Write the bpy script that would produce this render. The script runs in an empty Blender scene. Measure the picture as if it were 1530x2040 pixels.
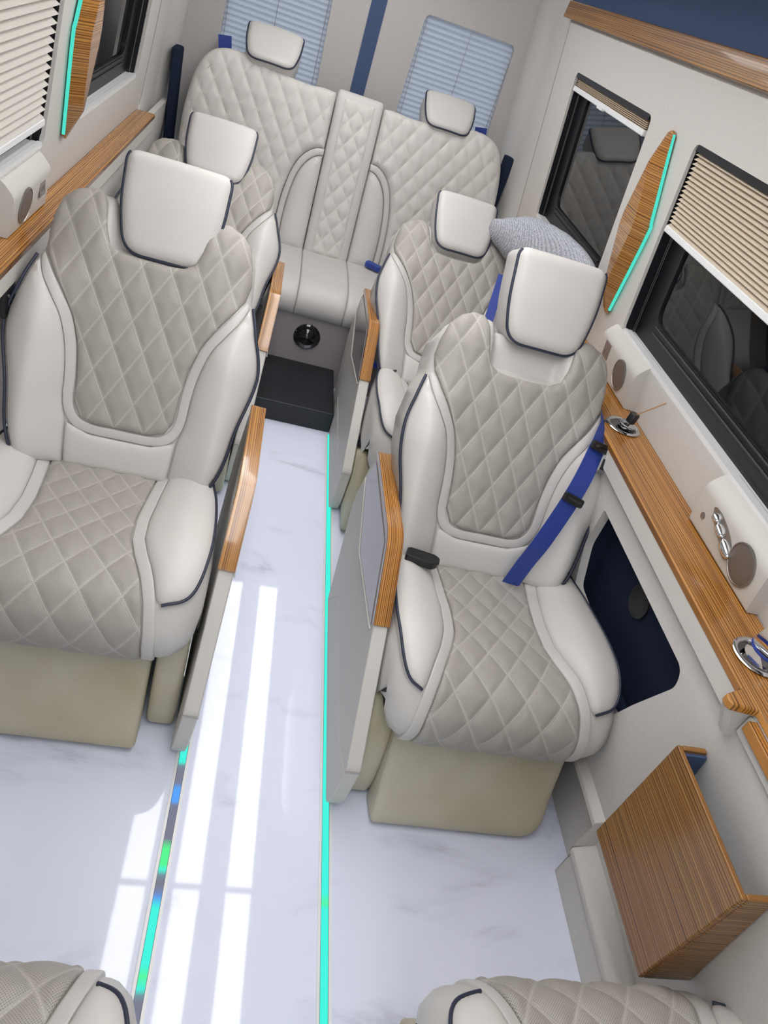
import bpy, math, random
import numpy as np
from mathutils import Vector, Matrix
from mathutils.geometry import delaunay_2d_cdt
random.seed(7)
SC = bpy.context.scene
COL = SC.collection
R = math.radians

# ------------------------------------------------------------------ materials
def nmat(name):
    m = bpy.data.materials.new(name); m.use_nodes = True
    nt = m.node_tree; nt.nodes.clear()
    out = nt.nodes.new('ShaderNodeOutputMaterial')
    b = nt.nodes.new('ShaderNodeBsdfPrincipled')
    nt.links.new(b.outputs[0], out.inputs[0])
    return m, nt, b, out
def srgb(r, g, b):
    f = lambda c: (c/255/12.92) if c/255 <= .04045 else ((c/255+.055)/1.055)**2.4
    return (f(r), f(g), f(b), 1)
def N(nt, kind, **kw):
    n = nt.nodes.new(kind)
    for k, v in kw.items():
        if k in n.inputs.keys(): n.inputs[k].default_value = v
        else: setattr(n, k, v)
    return n
def math_(nt, op, a, b=None, c=None):
    n = nt.nodes.new('ShaderNodeMath'); n.operation = op
    for i, v in enumerate((a, b, c)):
        if v is None: continue
        if isinstance(v, (int, float)): n.inputs[i].default_value = v
        else: nt.links.new(v, n.inputs[i])
    return n.outputs[0]
def mix_(nt, f, a, b):
    n = nt.nodes.new('ShaderNodeMix'); n.data_type = 'RGBA'
    for s, v in ((n.inputs[0], f), (n.inputs[6], a), (n.inputs[7], b)):
        if isinstance(v, (int, float, tuple)): s.default_value = v
        else: nt.links.new(v, s)
    return n.outputs[2]
def ramp(nt, fac, stops, interp='LINEAR'):
    n = nt.nodes.new('ShaderNodeValToRGB'); n.color_ramp.interpolation = interp
    e = n.color_ramp.elements
    while len(e) > 1: e.remove(e[-1])
    for i, (p, c) in enumerate(stops):
        el = e[0] if i == 0 else e.new(p)
        el.position = p; el.color = c if isinstance(c, tuple) else (c, c, c, 1)
    if fac is not None: nt.links.new(fac, n.inputs[0])
    return n.outputs[0]
def simple(name, col, rough=.5, metal=0., spec=.5, bump=None, coat=0.):
    m, nt, b, _ = nmat(name)
    b.inputs['Base Color'].default_value = col
    b.inputs['Roughness'].default_value = rough
    b.inputs['Metallic'].default_value = metal
    b.inputs['Specular IOR Level'].default_value = spec
    b.inputs['Coat Weight'].default_value = coat
    b.inputs['Coat Roughness'].default_value = .04
    if bump:
        sc, st, dist = bump
        tc = N(nt, 'ShaderNodeTexCoord')
        no = N(nt, 'ShaderNodeTexNoise', Scale=sc, Detail=4.)
        nt.links.new(tc.outputs['Object'], no.inputs['Vector'])
        bp = N(nt, 'ShaderNodeBump', Strength=st, Distance=dist)
        nt.links.new(no.outputs[0], bp.inputs['Height']); nt.links.new(bp.outputs[0], b.inputs['Normal'])
        c = mix_(nt, no.outputs[0], tuple(x*.94 for x in col[:3])+(1,), tuple(min(1, x*1.06) for x in col[:3])+(1,))
        nt.links.new(c, b.inputs['Base Color'])
    return m

def leather(name, col, rough=.42, perf=0., quilt=False, stain=0.):
    m, nt, b, _ = nmat(name)
    tc = N(nt, 'ShaderNodeTexCoord')
    no = N(nt, 'ShaderNodeTexNoise', Scale=420., Detail=3.)
    nt.links.new(tc.outputs['Object'], no.inputs['Vector'])
    big = N(nt, 'ShaderNodeTexNoise', Scale=6., Detail=3.)
    nt.links.new(tc.outputs['Object'], big.inputs['Vector'])
    base = mix_(nt, big.outputs[0], tuple(x*.93 for x in col[:3])+(1,), tuple(min(1, x*1.05) for x in col[:3])+(1,))
    height = math_(nt, 'MULTIPLY', no.outputs[0], .12)
    if stain:
        sn = N(nt, 'ShaderNodeTexNoise', Scale=4.5, Detail=2.)
        nt.links.new(tc.outputs['Object'], sn.inputs['Vector'])
        sf = ramp(nt, sn.outputs[0], [(.42, 0.), (.68, 1.)])
        base = mix_(nt, math_(nt, 'MULTIPLY', sf, stain), base, srgb(176, 166, 118))
    if perf:
        uv = N(nt, 'ShaderNodeUVMap', uv_map='metric')
        sp = N(nt, 'ShaderNodeSeparateXYZ'); nt.links.new(uv.outputs[0], sp.inputs[0])
        P = .0046
        x = math_(nt, 'DIVIDE', sp.outputs[0], P); y = math_(nt, 'DIVIDE', sp.outputs[1], P)
        def dots(ox):
            fx = math_(nt, 'SUBTRACT', math_(nt, 'FRACT', math_(nt, 'ADD', x, ox)), .5)
            fy = math_(nt, 'SUBTRACT', math_(nt, 'FRACT', math_(nt, 'ADD', y, ox)), .5)
            return math_(nt, 'SQRT', math_(nt, 'ADD', math_(nt, 'MULTIPLY', fx, fx), math_(nt, 'MULTIPLY', fy, fy)))
        d = math_(nt, 'MINIMUM', dots(0.), dots(.5))
        hole = ramp(nt, d, [(.15, 1.), (.26, 0.)])
        if quilt:
            uq = N(nt, 'ShaderNodeUVMap', uv_map='quilt')
            sq = N(nt, 'ShaderNodeSeparateXYZ'); nt.links.new(uq.outputs[0], sq.inputs[0])
            def line(o):
                f = math_(nt, 'FRACT', math_(nt, 'ADD', sq.outputs[o], .5))
                return math_(nt, 'ABSOLUTE', math_(nt, 'SUBTRACT', f, .5))
            ln = math_(nt, 'MINIMUM', line(0), line(1))
            keep = ramp(nt, ln, [(.045, 0.), (.06, 1.)])
            hole = math_(nt, 'MULTIPLY', hole, keep)
            seam = ramp(nt, ln, [(.0, 1.), (.03, 0.)])
            height = math_(nt, 'SUBTRACT', height, math_(nt, 'MULTIPLY', seam, .8))
            # pale stitching thread, dashed along the seam
            th = math_(nt, 'MULTIPLY', ramp(nt, ln, [(.010, 1.), (.018, 0.)]),
                       math_(nt, 'GREATER_THAN', math_(nt, 'FRACT', math_(nt, 'MULTIPLY', sp.outputs[1], 210.)), .3))
            base = mix_(nt, math_(nt, 'MULTIPLY', th, .3), base, srgb(222, 218, 208))
        base = mix_(nt, math_(nt, 'MULTIPLY', hole, perf), base, srgb(120, 113, 103))
        height = math_(nt, 'SUBTRACT', height, math_(nt, 'MULTIPLY', hole, .5))
    nt.links.new(base, b.inputs['Base Color'])
    b.inputs['Roughness'].default_value = rough
    b.inputs['Specular IOR Level'].default_value = .45
    bp = N(nt, 'ShaderNodeBump', Strength=.5, Distance=.0012)
    nt.links.new(height, bp.inputs['Height']); nt.links.new(bp.outputs[0], b.inputs['Normal'])
    return m

def wood(name, across, scale=1.0, rough=.22, dark=1.0, coat=.6):
    m, nt, b, _ = nmat(name)
    tc = N(nt, 'ShaderNodeTexCoord')
    mp = N(nt, 'ShaderNodeMapping')
    s = [.35, .35, .35]; s['xyz'.index(across)] = 30.*scale
    mp.inputs['Scale'].default_value = s
    nt.links.new(tc.outputs['Object'], mp.inputs['Vector'])
    n1 = N(nt, 'ShaderNodeTexNoise', Scale=5., Detail=2., Roughness=.5, Distortion=.15)
    nt.links.new(mp.outputs[0], n1.inputs['Vector'])
    n2 = N(nt, 'ShaderNodeTexNoise', Scale=1.2, Detail=2.)
    nt.links.new(mp.outputs[0], n2.inputs['Vector'])
    sep = N(nt, 'ShaderNodeSeparateXYZ'); nt.links.new(tc.outputs['Object'], sep.inputs[0])
    # zebrano: fine dark lines with uneven pitch
    ph = math_(nt, 'ADD', math_(nt, 'MULTIPLY', sep.outputs['xyz'.index(across)], 200.*scale), math_(nt, 'MULTIPLY', n2.outputs[0], 4.))
    wv = math_(nt, 'ABSOLUTE', math_(nt, 'SUBTRACT', math_(nt, 'FRACT', ph), .5))
    lines = ramp(nt, wv, [(.0, 1.), (.12, .9), (.2, 0.)])
    base = ramp(nt, n1.outputs[0], [(.25, srgb(150*dark, 98*dark, 42*dark)), (.5, srgb(184*dark, 126*dark, 58*dark)), (.75, srgb(204*dark, 148*dark, 78*dark))])
    f = math_(nt, 'MULTIPLY', lines, ramp(nt, n1.outputs[0], [(.3, .95), (.7, .65)]))
    c = mix_(nt, f, base, srgb(70*dark, 42*dark, 20*dark))
    nt.links.new(c, b.inputs['Base Color'])
    b.inputs['Roughness'].default_value = rough
    b.inputs['Coat Weight'].default_value = coat
    b.inputs['Coat Roughness'].default_value = .05
    return m

def emission(name, col, strength):
    m = bpy.data.materials.new(name); m.use_nodes = True
    nt = m.node_tree; nt.nodes.clear()
    o = nt.nodes.new('ShaderNodeOutputMaterial'); e = nt.nodes.new('ShaderNodeEmission')
    e.inputs[0].default_value = col; e.inputs[1].default_value = strength
    nt.links.new(e.outputs[0], o.inputs[0])
    return m

def marble(name):
    m, nt, b, _ = nmat(name)
    tc = N(nt, 'ShaderNodeTexCoord')
    mp = N(nt, 'ShaderNodeMapping'); mp.inputs['Location'].default_value = (3.3, 1.7, 0)
    mp.inputs['Rotation'].default_value = (0, 0, R(38)); mp.inputs['Scale'].default_value = (1., 2.1, 1)
    nt.links.new(tc.outputs['Object'], mp.inputs['Vector'])
    n1 = N(nt, 'ShaderNodeTexNoise', Scale=1.5, Detail=7., Roughness=.6, Distortion=.5)
    nt.links.new(mp.outputs[0], n1.inputs['Vector'])
    r = math_(nt, 'ABSOLUTE', math_(nt, 'SUBTRACT', n1.outputs[0], .5))
    v = ramp(nt, r, [(.0, 1.), (.012, .55), (.05, .12), (.10, 0.)])
    n2 = N(nt, 'ShaderNodeTexNoise', Scale=2.4, Detail=3.)
    nt.links.new(mp.outputs[0], n2.inputs['Vector'])
    msk = ramp(nt, n2.outputs[0], [(.51, 0.), (.68, 1.)])
    f = math_(nt, 'MULTIPLY', math_(nt, 'MULTIPLY', v, msk), .45)
    c = mix_(nt, f, srgb(231, 236, 255), srgb(132, 136, 156))
    nt.links.new(c, b.inputs['Base Color'])
    b.inputs['Roughness'].default_value = .035
    b.inputs['Specular IOR Level'].default_value = .5
    return m

def knit(name):
    m, nt, b, _ = nmat(name)
    tc = N(nt, 'ShaderNodeTexCoord')
    w = N(nt, 'ShaderNodeTexWave', Scale=60., Distortion=5., Detail=3.); w.inputs['Detail Scale'].default_value = 3.
    nt.links.new(tc.outputs['Object'], w.inputs['Vector'])
    n1 = N(nt, 'ShaderNodeTexNoise', Scale=160., Detail=3.)
    nt.links.new(tc.outputs['Object'], n1.inputs['Vector'])
    h = math_(nt, 'ADD', math_(nt, 'MULTIPLY', w.outputs[1], .3), n1.outputs[0])
    c = ramp(nt, h, [(.40, srgb(140, 143, 152)), (.7, srgb(178, 181, 190)), (1., srgb(206, 208, 214))])
    nt.links.new(c, b.inputs['Base Color']); b.inputs['Roughness'].default_value = .95
    b.inputs['Specular IOR Level'].default_value = .1
    bp = N(nt, 'ShaderNodeBump', Strength=.8, Distance=.004)
    nt.links.new(h, bp.inputs['Height']); nt.links.new(bp.outputs[0], b.inputs['Normal'])
    return m

def pleat_cloth(name, col, trans):
    m = bpy.data.materials.new(name); m.use_nodes = True
    nt = m.node_tree; nt.nodes.clear()
    o = nt.nodes.new('ShaderNodeOutputMaterial')
    d = N(nt, 'ShaderNodeBsdfDiffuse'); t = N(nt, 'ShaderNodeBsdfTranslucent'); mx = N(nt, 'ShaderNodeMixShader')
    tc = N(nt, 'ShaderNodeTexCoord'); no = N(nt, 'ShaderNodeTexNoise', Scale=300., Detail=2.)
    nt.links.new(tc.outputs['Object'], no.inputs['Vector'])
    c = mix_(nt, no.outputs[0], tuple(x*.9 for x in col[:3])+(1,), tuple(min(1, x*1.08) for x in col[:3])+(1,))
    nt.links.new(c, d.inputs[0]); nt.links.new(c, t.inputs[0])
    mx.inputs[0].default_value = trans
    nt.links.new(d.outputs[0], mx.inputs[1]); nt.links.new(t.outputs[0], mx.inputs[2]); nt.links.new(mx.outputs[0], o.inputs[0])
    return m

def led_mat(name, stops, y0, y1, strength):
    m = bpy.data.materials.new(name); m.use_nodes = True
    nt = m.node_tree; nt.nodes.clear()
    o = nt.nodes.new('ShaderNodeOutputMaterial'); e = nt.nodes.new('ShaderNodeEmission')
    tc = N(nt, 'ShaderNodeTexCoord'); sp = N(nt, 'ShaderNodeSeparateXYZ')
    nt.links.new(tc.outputs['Object'], sp.inputs[0])
    f = math_(nt, 'DIVIDE', math_(nt, 'SUBTRACT', sp.outputs[1], y0), y1-y0)
    c = ramp(nt, f, [((p-y0)/(y1-y0), col) for p, col in stops])
    nt.links.new(c, e.inputs[0]); e.inputs[1].default_value = strength
    nt.links.new(e.outputs[0], o.inputs[0])
    return m

CREAM = srgb(196, 193, 190)
M = {}
M['leather'] = leather('cream_leather', CREAM)
M['head_leather'] = leather('headrest_leather', srgb(205, 202, 199), rough=.45)
M['quilt'] = leather('perforated_quilted_leather', srgb(171, 167, 161), perf=.75, quilt=True, rough=.45)
M['quilt_plain'] = leather('quilted_leather', srgb(208, 204, 200), perf=.0001, quilt=True, rough=.45)
M['perf'] = leather('perforated_leather', srgb(208, 201, 182), perf=.6, stain=.5)
M['piping'] = simple('navy_piping', srgb(40, 46, 66), .4)
M['wood_x'] = wood('zebrano_wood_lengthways', 'x')
M['wood_shelf'] = wood('zebrano_wood_shelf', 'x', .75, coat=.25)
M['wood_z'] = wood('zebrano_wood_level', 'z', .8, dark=.80, coat=.25)
M['wood_sconce'] = wood('zebrano_wood_sconce', 'z', .8, dark=.95)
M['wood_rail'] = wood('zebrano_wood_rail', 'z', .8, dark=.85, rough=.4, coat=.2)
M['wall'] = simple('beige_wall_lining', srgb(206, 203, 199), .6, bump=(90., .05, .002))
M['door'] = simple('grey_door_lining', srgb(186, 182, 180), .6, bump=(90., .05, .002))
M['trim'] = simple('pale_trim', srgb(200, 197, 192), .5)
M['navy'] = simple('navy_carpet', srgb(36, 44, 64), .9, spec=.1, bump=(500., .4, .002))
M['navy_cloth'] = simple('navy_cloth', srgb(74, 90, 122), .85, spec=.15, bump=(400., .3, .002))
M['black'] = simple('black_plastic', srgb(26, 27, 30), .35)
M['blackgloss'] = simple('black_gloss', srgb(14, 15, 18), .06, coat=1.)
M['glosspanel'] = simple('smoked_gloss_panel', srgb(122, 114, 114), .12, spec=.5, coat=.25)
M['mat'] = simple('black_rubber', srgb(28, 31, 37), .45, bump=(24., .25, .004))
M['greyvinyl'] = simple('grey_vinyl', srgb(156, 149, 152), .4, bump=(60., .05, .002))
M['glass'] = simple('dark_tinted_glass', srgb(14, 17, 21), .02, spec=.55)
M['seal'] = simple('black_rubber_seal', srgb(16, 18, 24), .4)
M['chrome'] = simple('chrome', srgb(215, 216, 220), .12, metal=1.)
M['steel'] = simple('grey_metal', srgb(150, 146, 142), .35, metal=.8)
M['white'] = simple('white_plastic', srgb(232, 233, 235), .35)
M['belt'] = simple('blue_webbing', srgb(44, 66, 150), .55, bump=(600., .3, .001))
M['blind_white'] = pleat_cloth('white_pleated_cloth', srgb(238, 234, 228), .35)
M['blind_beige'] = pleat_cloth('beige_pleated_cloth', srgb(236, 224, 206), .3)
M['blind_rear'] = pleat_cloth('pale_blue_pleated_cloth', srgb(168, 174, 184), .4)
M['marble'] = marble('white_marble')
M['knit'] = knit('grey_knit')
M['cyan'] = emission('cyan_led', (.10, .88, .70, 1), .85)
M['panel_light'] = emission('ceiling_light_panel', (1., .99, .98, 1), 8.6)
M['ceil'] = simple('pale_ceiling', srgb(214, 210, 204), .7)
M['speaker'] = simple('brown_grey_mesh', srgb(122, 112, 106), .45, metal=.4, bump=(700., .5, .001))

# ------------------------------------------------------------------ object helpers
def tag(o, label=None, cat=None, group=None, kind=None):
    if label: o['label'] = label
    if cat: o['category'] = cat
    if group: o['group'] = group
    if kind: o['kind'] = kind
    return o
def empty(name, loc=(0, 0, 0), rz=0.):
    o = bpy.data.objects.new(name, None); COL.objects.link(o)
    o.location = loc; o.rotation_euler = (0, 0, rz); o.empty_display_size = .1
    return o
def mesh(name, V, F, mat, parent=None, smooth=True, uv=None, quv=None, angle=None):
    me = bpy.data.meshes.new(name)
    V = [tuple(map(float, v)) for v in V]
    me.from_pydata(V, [], [tuple(int(i) for i in f) for f in F])
    me.update()
    for nm, U in (('metric', uv), ('quilt', quv)):
        if U is not None:
            l = me.uv_layers.new(name=nm)
            li = np.zeros(len(me.loops), dtype=np.int32); me.loops.foreach_get('vertex_index', li)
            l.data.foreach_set('uv', np.asarray(U, dtype=np.float32)[li].ravel())
    if smooth:
        me.polygons.foreach_set('use_smooth', [True]*len(me.polygons))
        if angle: me.set_sharp_from_angle(angle=R(angle))
    me.materials.append(mat)
    o = bpy.data.objects.new(name, me); COL.objects.link(o)
    if parent is not None: o.parent = parent
    return o
class MB:
    def __init__(s): s.V = []; s.F = []
    def add(s, V, F):
        b = len(s.V); s.V += [tuple(v) for v in V]; s.F += [tuple(b+i for i in f) for f in F]; return s
    def box(s, lo, hi, bev=0.):
        (x0, y0, z0), (x1, y1, z1) = lo, hi
        return s.add([(x0, y0, z0), (x1, y0, z0), (x1, y1, z0), (x0, y1, z0), (x0, y0, z1), (x1, y0, z1), (x1, y1, z1), (x0, y1, z1)],
                     [(0, 3, 2, 1), (4, 5, 6, 7), (0, 1, 5, 4), (1, 2, 6, 5), (2, 3, 7, 6), (3, 0, 4, 7)])
    def prism(s, poly, mapf):
        """poly (a,b) closed; mapf(a,b,t) t in 0/1"""
        n = len(poly)
        V = [mapf(a, b, 0) for a, b in poly]+[mapf(a, b, 1) for a, b in poly]
        F = [tuple(range(n)), tuple(range(2*n-1, n-1, -1))]+[(i, i+n, (i+1) % n+n, (i+1) % n) for i in range(n)]
        return s.add(V, F)
    def tube(s, P, r, seg=8, closed=False, cap=True):
        P = [Vector(p) for p in P]; n = len(P); V = []; F = []
        up = None
        for i, p in enumerate(P):
            a = P[(i-1) % n] if (closed or i > 0) else p
            b = P[(i+1) % n] if (closed or i < n-1) else p
            t = (b-a).normalized()
            if up is None:
                up = t.orthogonal().normalized()
            u = (up-t*up.dot(t)).normalized(); up = u; w = t.cross(u)
            rr = r[i] if isinstance(r, (list, tuple)) else r
            for k in range(seg):
                an = 2*math.pi*k/seg
                V.append(p+(u*math.cos(an)+w*math.sin(an))*rr)
        m = n if closed else n-1
        for i in range(m):
            for k in range(seg):
                a = i*seg+k; b = i*seg+(k+1) % seg
                c = ((i+1) % n)*seg+(k+1) % seg; d = ((i+1) % n)*seg+k
                F.append((a, b, c, d))
        if cap and not closed:
            F.append(tuple(range(seg-1, -1, -1))); F.append(tuple((n-1)*seg+k for k in range(seg)))
        return s.add(V, F)
    def lathe(s, prof, seg=32, axis='z', c=(0, 0, 0), cap=True):
        V = []; F = []
        for r, h in prof:
            for k in range(seg):
                a = 2*math.pi*k/seg; x, y = r*math.cos(a), r*math.sin(a)
                p = {'z': (x, y, h), 'y': (x, h, -y), 'x': (h, x, y)}[axis]
                V.append((p[0]+c[0], p[1]+c[1], p[2]+c[2]))
        n = len(prof)
        for i in range(n-1):
            for k in range(seg):
                F.append((i*seg+k, i*seg+(k+1) % seg, (i+1)*seg+(k+1) % seg, (i+1)*seg+k))
        if cap: F.append(tuple(range(seg-1, -1, -1))); F.append(tuple((n-1)*seg+k for k in range(seg)))
        return s.add(V, F)
    def build(s, name, mat, parent=None, smooth=False, angle=35, bevel=0., seg=2):
        o = mesh(name, s.V, s.F, mat, parent, smooth or bevel > 0, angle=None if bevel > 0 else (angle if smooth else None))
        if bevel > 0:
            b = o.modifiers.new('edge', 'BEVEL'); b.width = bevel; b.segments = seg; b.limit_method = 'ANGLE'; b.angle_limit = R(30)
            b.harden_normals = True
        return o

def smooth01(x): x = np.clip(x, 0, 1); return x*x*(3-2*x)
def catmull(P, n=8, closed=False):
    P = [np.array(p, float) for p in P]; out = []; m = len(P)
    for i in range(m if closed else m-1):
        p0 = P[(i-1) % m] if (closed or i > 0) else P[0]*2-P[1]
        p1 = P[i]; p2 = P[(i+1) % m]
        p3 = P[(i+2) % m] if (closed or i+2 < m) else P[-1]*2-P[-2]
        for k in range(n):
            t = k/n
            out.append(.5*((2*p1)+(-p0+p2)*t+(2*p0-5*p1+4*p2-p3)*t*t+(-p0+3*p1-3*p2+p3)*t**3))
    if not closed: out.append(P[-1])
    return np.array(out)
def round_poly(P, r, n=5):
    """round the corners of a closed polygon"""
    P = [np.array(p, float) for p in P]; out = []
    for i, p in enumerate(P):
        a = P[i-1]; b = P[(i+1) % len(P)]
        rr = r[i] if isinstance(r, (list, tuple)) else r
        da = (a-p); db = (b-p); la = np.linalg.norm(da); lb = np.linalg.norm(db)
        q = min(rr, la*.48, lb*.48)
        if q < 1e-5: out.append(p); continue
        s = p+da/la*q; e = p+db/lb*q
        for k in range(n+1):
            t = k/n; out.append((1-t)**2*s+2*t*(1-t)*p+t*t*e)
    return np.array(out)
def sample_closed(P, d):
    P = np.asarray(P, float); out = []
    for i in range(len(P)):
        a = P[i]; b = P[(i+1) % len(P)]; k = max(1, int(math.ceil(np.linalg.norm(b-a)/d)))
        for j in range(k): out.append(a+(b-a)*j/k)
    return np.array(out)
def inside(P, X):
    x, y = X[:, 0], X[:, 1]; c = np.zeros(len(X), bool); n = len(P); j = n-1
    for i in range(n):
        xi, yi = P[i]; xj, yj = P[j]
        if yi != yj:
            c ^= ((yi > y) != (yj > y)) & (x < (xj-xi)*(y-yi)/(yj-yi)+xi)
        j = i
    return c
def edge_dist(P, X):
    A = P; B = np.roll(P, -1, 0); D = np.full(len(X), 1e9)
    for a, b in zip(A, B):
        ab = b-a; L = ab@ab
        if L < 1e-14: continue
        t = np.clip(((X-a)@ab)/L, 0, 1)
        d = np.linalg.norm(X-(a+t[:, None]*ab), axis=1); D = np.minimum(D, d)
    return D
def triangulate(P, spacing, holes=(), ring=None):
    P = sample_closed(P, spacing)
    lo = P.min(0); hi = P.max(0)
    ys = np.arange(lo[1], hi[1]+spacing, spacing*.866); pts = []
    for k, y in enumerate(ys):
        xs = np.arange(lo[0]+(spacing/2 if k % 2 else 0), hi[0]+spacing, spacing)
        pts.append(np.c_[xs, np.full(len(xs), y)])
    G = np.concatenate(pts)
    G = G[inside(P, G)]
    HS = [sample_closed(h, spacing) for h in holes]
    D = edge_dist(P, G)
    for h in HS: D = np.minimum(D, edge_dist(h, G)); G, D = G[~inside(h, G)], D[~inside(h, G)]
    if ring is None: G = G[D > spacing*.55]
    else:
        G = G[D > ring+spacing*.5]
        nrm = np.roll(P, -1, 0)-np.roll(P, 1, 0); nrm = np.c_[-nrm[:, 1], nrm[:, 0]]; nrm /= np.linalg.norm(nrm, axis=1)[:, None]+1e-12
        area = .5*np.sum(P[:, 0]*np.roll(P[:, 1], -1)-np.roll(P[:, 0], -1)*P[:, 1])
        sg = 1 if area > 0 else -1
        for q in (ring*.3, ring):
            Rg = P+nrm*sg*q; ok = inside(P, Rg); Rg = Rg[ok]
            Rg = Rg[edge_dist(P, Rg) > q*.85]
            G = np.concatenate([G, Rg])
    allp = [P]+HS+[G]; V = np.concatenate(allp)
    E = []; b = 0
    for L in [P]+HS:
        n = len(L); E += [(b+i, b+(i+1) % n) for i in range(n)]; b += n
    r = delaunay_2d_cdt([Vector(v) for v in V], E, [], 0, 1e-7)
    V2 = np.array([tuple(v) for v in r[0]]); F = np.array([f for f in r[2] if len(f) == 3])
    c = V2[F].mean(1); ok = inside(P, c)
    for h in HS: ok &= ~inside(h, c)
    F = F[ok]
    # make all ccw
    a = V2[F]; cr = (a[:, 1, 0]-a[:, 0, 0])*(a[:, 2, 1]-a[:, 0, 1])-(a[:, 2, 0]-a[:, 0, 0])*(a[:, 1, 1]-a[:, 0, 1])
    F[cr < 0] = F[cr < 0][:, ::-1]
    return P, HS, V2, F
def boundary_loops(F):
    from collections import Counter
    cnt = {}
    for f in F:
        for i in range(3):
            e = (f[i], f[(i+1) % 3]); cnt[e] = cnt.get(e, 0)+1
    nxt = [(a, b) for (a, b) in cnt if (b, a) not in cnt]
    return nxt
def pad(name, outline, M3, mat, parent=None, spacing=.012, h=.0, r=.012, base=None, depth=.02, quilt=None, qamp=.004, solid=False, holes=(), flat=False, shape=2.):
    """upholstered pad over outline (x,s): M3(x,s,h)->xyz, edges rounded over r to height h; skirt of given depth"""
    P, HS, V, F = triangulate(outline, spacing, holes, ring=r*.6 if r > spacing*.5 else None)
    D = edge_dist(P, V)
    for q in HS: D = np.minimum(D, edge_dist(q, V))
    t = np.clip(D/max(r, 1e-6), 0, 1)
    H = h*(1-(1-t)**shape)**(1/shape)
    if base is not None: H = H+base(V[:, 0], V[:, 1])
    qu = None
    if quilt is not None:
        u, v = quilt(V[:, 0], V[:, 1]); p, q = u+v, u-v
        e = np.minimum(np.abs(p-np.round(p)), np.abs(q-np.round(q)))
        H = H+qamp*(1-np.exp(-(e/.16)**1.2))*np.clip(D/(r+.004), 0, 1)
        qu = np.c_[p, q]
    X = M3(V[:, 0], V[:, 1], H)
    n = len(V); F = [tuple(f) for f in F]
    bl = boundary_loops(F)
    Hb = (base(V[:, 0], V[:, 1]) if base is not None else np.zeros(n))-depth
    ids = sorted({a for a, b in bl}); mp = {a: n+i for i, a in enumerate(ids)}
    idx = np.array(ids)
    X2 = M3(V[idx, 0], V[idx, 1], Hb[idx])
    F2 = [(b, a, mp[a], mp[b]) for a, b in bl]
    VV = np.concatenate([X, X2]); uv = np.concatenate([V, V[idx]])
    if qu is not None: qu = np.concatenate([qu, qu[idx]])
    FF = F+F2
    if solid:
        k = len(VV)
        Hs = (base(V[:, 0], V[:, 1]) if base is not None else 0)-depth-h*(1-(1-t)**shape)**(1/shape)*.8
        X3 = M3(V[:, 0], V[:, 1], Hs)
        keep = {a: mp[a] for a in ids}
        VV = np.concatenate([VV, X3]); uv = np.concatenate([uv, V])
        if qu is not None: qu = np.concatenate([qu, qu[:n]])
        FF = FF+[tuple(keep.get(i, k+i) for i in f[::-1]) for f in F]
    o = mesh(name, VV, FF, mat, parent, True, uv, qu if qu is not None else None, angle=50)
    return o
class Profile:
    def __init__(s, pts, n=14):
        C = catmull(pts, n); d = np.r_[0, np.cumsum(np.linalg.norm(np.diff(C, axis=0), axis=1))]
        s.s = np.linspace(0, d[-1], 240); s.L = d[-1]
        s.y = np.interp(s.s, d, C[:, 0]); s.z = np.interp(s.s, d, C[:, 1])
        ty = np.gradient(s.y, s.s); tz = np.gradient(s.z, s.s)
        k = np.ones(9)/9
        ty = np.convolve(np.pad(ty, 4, 'edge'), k, 'valid'); tz = np.convolve(np.pad(tz, 4, 'edge'), k, 'valid')
        l = np.hypot(ty, tz); s.ty, s.tz = ty/l, tz/l
    def at(s, x, t, h, sign=1., cx=0.):
        x = np.asarray(x, float); t = np.asarray(t, float)
        tc = np.clip(t, 0, s.L); ex = t-tc
        y = np.interp(tc, s.s, s.y); z = np.interp(tc, s.s, s.z)
        ty = np.interp(tc, s.s, s.ty); tz = np.interp(tc, s.s, s.tz)
        ny, nz = -tz*sign, ty*sign
        return np.c_[x+cx+0*t, y+ty*ex+ny*h, z+tz*ex+nz*h]
def mirror(half):
    half = [tuple(p) for p in half]
    return half+[(-x, s) for x, s in half[::-1] if abs(x) > 1e-9]

# ------------------------------------------------------------------ camera and light
cam = bpy.data.cameras.new('camera'); co = bpy.data.objects.new('camera', cam); COL.objects.link(co); SC.camera = co
A = np.array([[0.954798, 0.195557, 0.22387], [-0.053705, -0.627247, 0.776966], [0.292363, -0.753869, -0.588392]])
U_, S_, Vt = np.linalg.svd(A); A = U_@Vt
Mx = Matrix(((A[0, 0], -A[0, 1], -A[0, 2]), (A[1, 0], -A[1, 1], -A[1, 2]), (A[2, 0], -A[2, 1], -A[2, 2])))
co.matrix_world = Matrix.Translation((-0.231236, 0, 1.7))@Mx.to_4x4()
cam.sensor_fit = 'VERTICAL'; cam.sensor_height = 36.; cam.lens = 36*1436.37/2040; cam.clip_start = .02

w = bpy.data.worlds.new('daylight'); SC.world = w; w.use_nodes = True
bg = w.node_tree.nodes['Background']; bg.inputs[0].default_value = (.88, .94, 1., 1); bg.inputs[1].default_value = 2.0
SC.view_settings.view_transform = 'Standard'; SC.view_settings.look = 'None'
SC.view_settings.exposure = .05; SC.view_settings.gamma = 1.; SC.view_settings.use_curve_mapping = False
try: SC.cycles.use_denoising = True; SC.cycles.max_bounces = 8
except Exception: pass

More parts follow.
